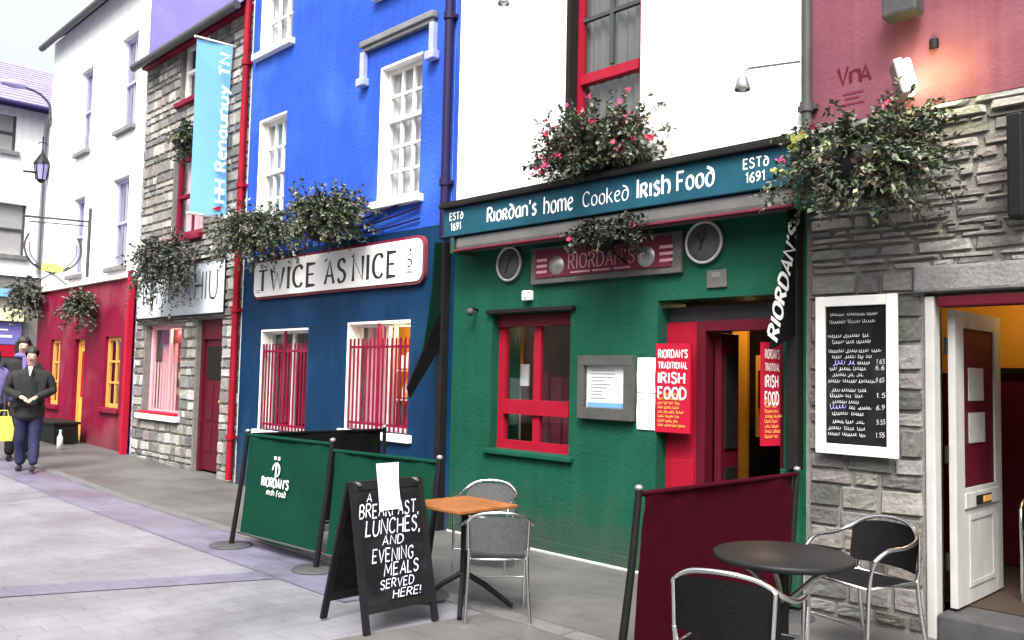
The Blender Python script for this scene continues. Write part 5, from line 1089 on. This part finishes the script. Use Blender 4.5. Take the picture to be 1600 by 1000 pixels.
def person(x, y, f, H, label, coat, legs, hair, pose, long_hair=False, scarf=None, stride=.16, bulk=1.0, hem=.78):
    k = H/1.76; p = thing('person', (x, y, gz(x)), label, 'person', 'people walking down the street'); p.rotation_euler = (0, 0, math.atan2(f[0], -f[1]))
    S = lambda *q: tuple(c*k for c in q)
    hands = pose
    lk, la, rk, ra = (-.095, -.05-stride*.6, .50), (-.10, -stride, .085), (.095, -.02+stride*.1, .49), (.10, stride, .10)
    V = []; E = []; rad = []
    def n(q, r, par=None):
        V.append(S(*q)); rad.append(tuple(c*k for c in r) if isinstance(r, tuple) else r*k)
        if par is not None: E.append((par, len(V)-1))
        return len(V)-1
    pel = n((0, 0, .95), (.13, .10)); ab_ = n((0, .0, 1.12), (.12, .09), pel); chs = n((0, .01, 1.33), (.15, .10), ab_); nb = n((0, .01, 1.47), (.06, .055), chs); nk = n((0, 0, 1.53), (.05, .05), nb)
    hd = n((0, -.012, 1.60), (.076, .09), nk); hc = n((0, -.012, 1.67), (.084, .104), hd); n((0, -.005, 1.735), (.052, .066), hc); ns = n((0, -.10, 1.625), .014, hc); n((0, -.118, 1.615), .009, ns)
    for s_, el, wr in ((-1, hands[0], hands[1]), (1, hands[2], hands[3])):
        sh = n((s_*.165, .012, 1.375), .045, chs); e = n((el[0]*bulk*1.08, el[1], el[2]), .036, sh); w = n(wr, .028, e); dv = (Vector(wr)-Vector(el)).normalized(); pm = n(tuple(Vector(wr)+dv*.06), (.036, .018), w)
        sd_ = dv.cross(Vector((0, 0, 1))).normalized()
        for q, l in ((-.026, .07), (-.009, .08), (.009, .075), (.026, .06)):
            a_ = n(tuple(Vector(wr)+dv*(.06+l*.55)+sd_*q+Vector((0, 0, -.008))), .009, pm); n(tuple(Vector(wr)+dv*(.06+l)+sd_*q*1.05+Vector((0, 0, -.025))), .008, a_)
        a_ = n(tuple(Vector(wr)+dv*.04-sd_*s_*.045), .010, w); n(tuple(Vector(wr)+dv*.075-sd_*s_*.055), .009, a_)
    for kn, an in ((lk, la), (rk, ra)):
        hp = n((kn[0]*.95, 0, .88), .085, pel); q = n(kn, .058, hp); n(an, .04, q)
    body = skin('body', V, E, rad, M['skin'], p)
    # coat
    V, E, rad = [], [], []
    q0 = n((0, .0, 1.10), (.185*bulk, .14*bulk)); q1 = n((0, .0, .93), (.19*bulk, .145*bulk), q0); hm_ = n((0, .0, (hem+.93)/2), (.195*bulk, .148*bulk), q1); n((0, .0, hem), (.19*bulk, .145*bulk), hm_); q2 = n((0, .01, 1.29), (.19*bulk, .14*bulk), q0); q3 = n((0, .012, 1.44), (.105, .09), q2); n((0, .012, 1.535), (.078, .076), q3)
    for s_, el, wr in ((-1, hands[0], hands[1]), (1, hands[2], hands[3])):
        sh = n((s_*.185*bulk, .012, 1.375), .078*bulk, q2); e = n((el[0]*bulk*1.08, el[1], el[2]), .07*bulk, sh); n(tuple(Vector(wr)*.96+Vector(el)*.04), .056, e)
    skin('coat', V, E, rad, M[coat], p)
    V, E, rad = [], [], []
    q0 = n((0, 0, .93), (.14, .11))
    for kn, an in ((lk, la), (rk, ra)):
        hp = n((kn[0]*1.02, 0, .84), .112, q0); q = n(kn, .088, hp); mid = n(tuple((Vector(kn)+Vector(an))/2+Vector((0, .015, 0))), .078, q); n((an[0], an[1], an[2]-.02), .070, mid)
    skin('trousers', V, E, rad, M[legs], p)
    for an in (la, ra):
        V, E, rad = [], [], []
        z = max(.04, an[2]-.05); h = n((an[0], an[1]+.03, z), .042); mi = n((an[0], an[1]-.08, z-.002), (.044, .036), h); n((an[0]*1.05, an[1]-.19, z-.012), (.036, .024), mi)
        skin('shoe', V, E, rad, M['coat'], p)
    m = MB(); c = Vector(S(0, .012, 1.70)); m.blob(c, (.094*k, .110*k, .098*k), 14, 10, jit=.05)
    m.v = [v for v in m.v]
    # cut the hair away from the face
    hv = MB(); 
    for fce in m.f:
        ctr = sum((Vector(m.v[i]) for i in fce), Vector())/len(fce)
        if not (ctr.y < -.035*k and ctr.z < 1.715*k): hv.face([m.v[i] for i in fce], None, True)
    if long_hair:
        for s_ in (-1, 1): hv.tube([S(s_*.07, .0, 1.70), S(s_*.085, .02, 1.58), S(s_*.08, .0, 1.45)], [.04*k, .04*k, .02*k], 8)
        hv.tube([S(0, .07, 1.70), S(0, .08, 1.56), S(0, .09, 1.42)], [.075*k, .07*k, .03*k], 10)
    hv.v = [tuple(v) for v in hv.v]
    ho = bpy.data.meshes.new('hair'); ho.from_pydata(hv.v, [], hv.f); ho.materials.append(M[hair]); ob = bpy.data.objects.new('hair', ho); COL.objects.link(ob); ob.parent = p
    for q in ho.polygons: q.use_smooth = True
    for s_ in (-1, 1):
        e = MB(); e.blob(S(s_*.032, -.108, 1.655), (.011*k, .008*k, .007*k), 8, 6); em = bpy.data.meshes.new('eye'); em.from_pydata(e.v, [], e.f); em.materials.append(M['ink']); ob = bpy.data.objects.new('eye', em); COL.objects.link(ob); ob.parent = p
    e = MB(); e.blob(S(0, -.100, 1.585), (.022*k, .008*k, .006*k), 8, 6); em = bpy.data.meshes.new('mouth'); em.from_pydata(e.v, [], e.f); em.materials.append(M['rose']); ob = bpy.data.objects.new('mouth', em); COL.objects.link(ob); ob.parent = p
    if bulk > 1.1:
        e = MB(); e.prism([S(-.028, -.128, 1.50), S(.03, -.130, 1.50), S(.004, -.190, 1.36)], (0, .02, 0)); em = bpy.data.meshes.new('shirt'); em.from_pydata([tuple(v) for v in e.v], [], e.f); em.materials.append(M['paper']); ob = bpy.data.objects.new('shirt', em); COL.objects.link(ob); ob.parent = p
    if scarf:
        e = MB(); e.tube([S(.085*math.cos(a), .012+.085*math.sin(a), 1.50+.012*math.sin(2*a)) for a in [R(i*24) for i in range(15)]], .036*k, 8, closed=True); e.tube([S(.03, -.09, 1.48), S(.04, -.13, 1.35), S(.05, -.135, 1.2)], [.035*k, .04*k, .03*k], 8)
        em = bpy.data.meshes.new('scarf'); em.from_pydata([tuple(v) for v in e.v], [], e.f); em.materials.append(M[scarf]); ob = bpy.data.objects.new('scarf', em); COL.objects.link(ob); ob.parent = p
        for q in em.polygons: q.use_smooth = True
    return p
together = ((-.25, .02, 1.15), (-.07, -.22, 1.06), (.25, .02, 1.15), (.08, -.22, 1.05))
swing = ((-.26, .06, 1.14), (-.25, -.10, .90), (.26, .10, 1.15), (.27, .10, .88))
person(-15.5, -1.72, (.95, -.31), 1.93, 'tall dark haired person with a violet scarf half hidden behind the walker in black', 'coat', 'trousers', 'hair', together, True, 'scarf', .10)
person(-14.0, -2.0, (.93, -.36), 1.78, 'person in a broad black coat and dark jeans walking towards us with hands clasped', 'coat', 'jeans', 'hair', together, False, None, -.15, 1.11, .70)
p3 = person(-15.42, -2.18, (.97, -.2), 1.78, 'person in a muted violet jacket at the left edge of the picture', 'violetcoat', 'trousers', 'hair', swing, True, None, .16)
bg = thing('carrier_bag', (-15.08, -2.05, .42), 'bright yellow carrier bag held by the person in violet', 'bag')
m = MB(); vs = []; bx_, by_, bz_ = -15.08, -2.05, gz(-15.2)+.33
m.prism([(bx_, by_-.13, bz_), (bx_, by_+.13, bz_), (bx_, by_+.15, bz_+.18), (bx_, by_+.10, bz_+.38), (bx_, by_-.10, bz_+.38), (bx_, by_-.15, bz_+.18)], (-.07, 0, 0)); m.build('bag_body', M['yellowbag'], bg)
m = MB(); m.tube([(bx_-.03, by_-.07, bz_+.375), (bx_-.03, by_-.05, bz_+.47), (bx_-.03, by_+.05, bz_+.47), (bx_-.03, by_+.07, bz_+.375)], .008, 6); m.build('handle', M['yellowbag'], bg)
# ================================================================== the houses across the street, behind the viewer
ot = thing('terrace_building', (-2, -13.2, 0), 'plain rendered terrace across the street behind the viewer', 'building')
m = MB(); hs_ = []
for i in range(9):
    x = -17+i*3.6; hs_ += [(x, x+1.0, 3.9, 5.5), (x, x+1.3, .9, 2.6)]
wall(m, -19, 15, 0, 7.6, 0, hs_, .25); m.v = [(x, -13.2-y, z) for x, y, z in m.v]; m.build('wall', mat('grey_buff_render', (.30, .28, .25), .8, .15, 2, .2, 40), ot)
for h in hs_:
    m = MB(); m.box((h[0], -13.42, h[2]), (h[1], -13.36, h[3])); o = m.build('window', M['blackwood'], ot)
    m = MB(); m.box(((h[0]+h[1])/2-.03, -13.36, h[2]), ((h[0]+h[1])/2+.03, -13.32, h[3])); m.box((h[0]+.001, -13.355, (h[2]+h[3])/2-.03), (h[1]-.001, -13.325, (h[2]+h[3])/2+.03)); m.build('glazing_bar', M['wwood'], o)
m = MB(); m.box((-19, -20, 0), (15, -13.5, 7.55)); m.build('shell_wall', M['mortar'], ot)
m = MB(); m.prism([(-19.2, -12.9, 7.6), (15.2, -12.9, 7.6), (15.2, -16.8, 10.2), (-19.2, -16.8, 10.2)], (0, 0, .1)); m.build('roof', M['slate'], ot)
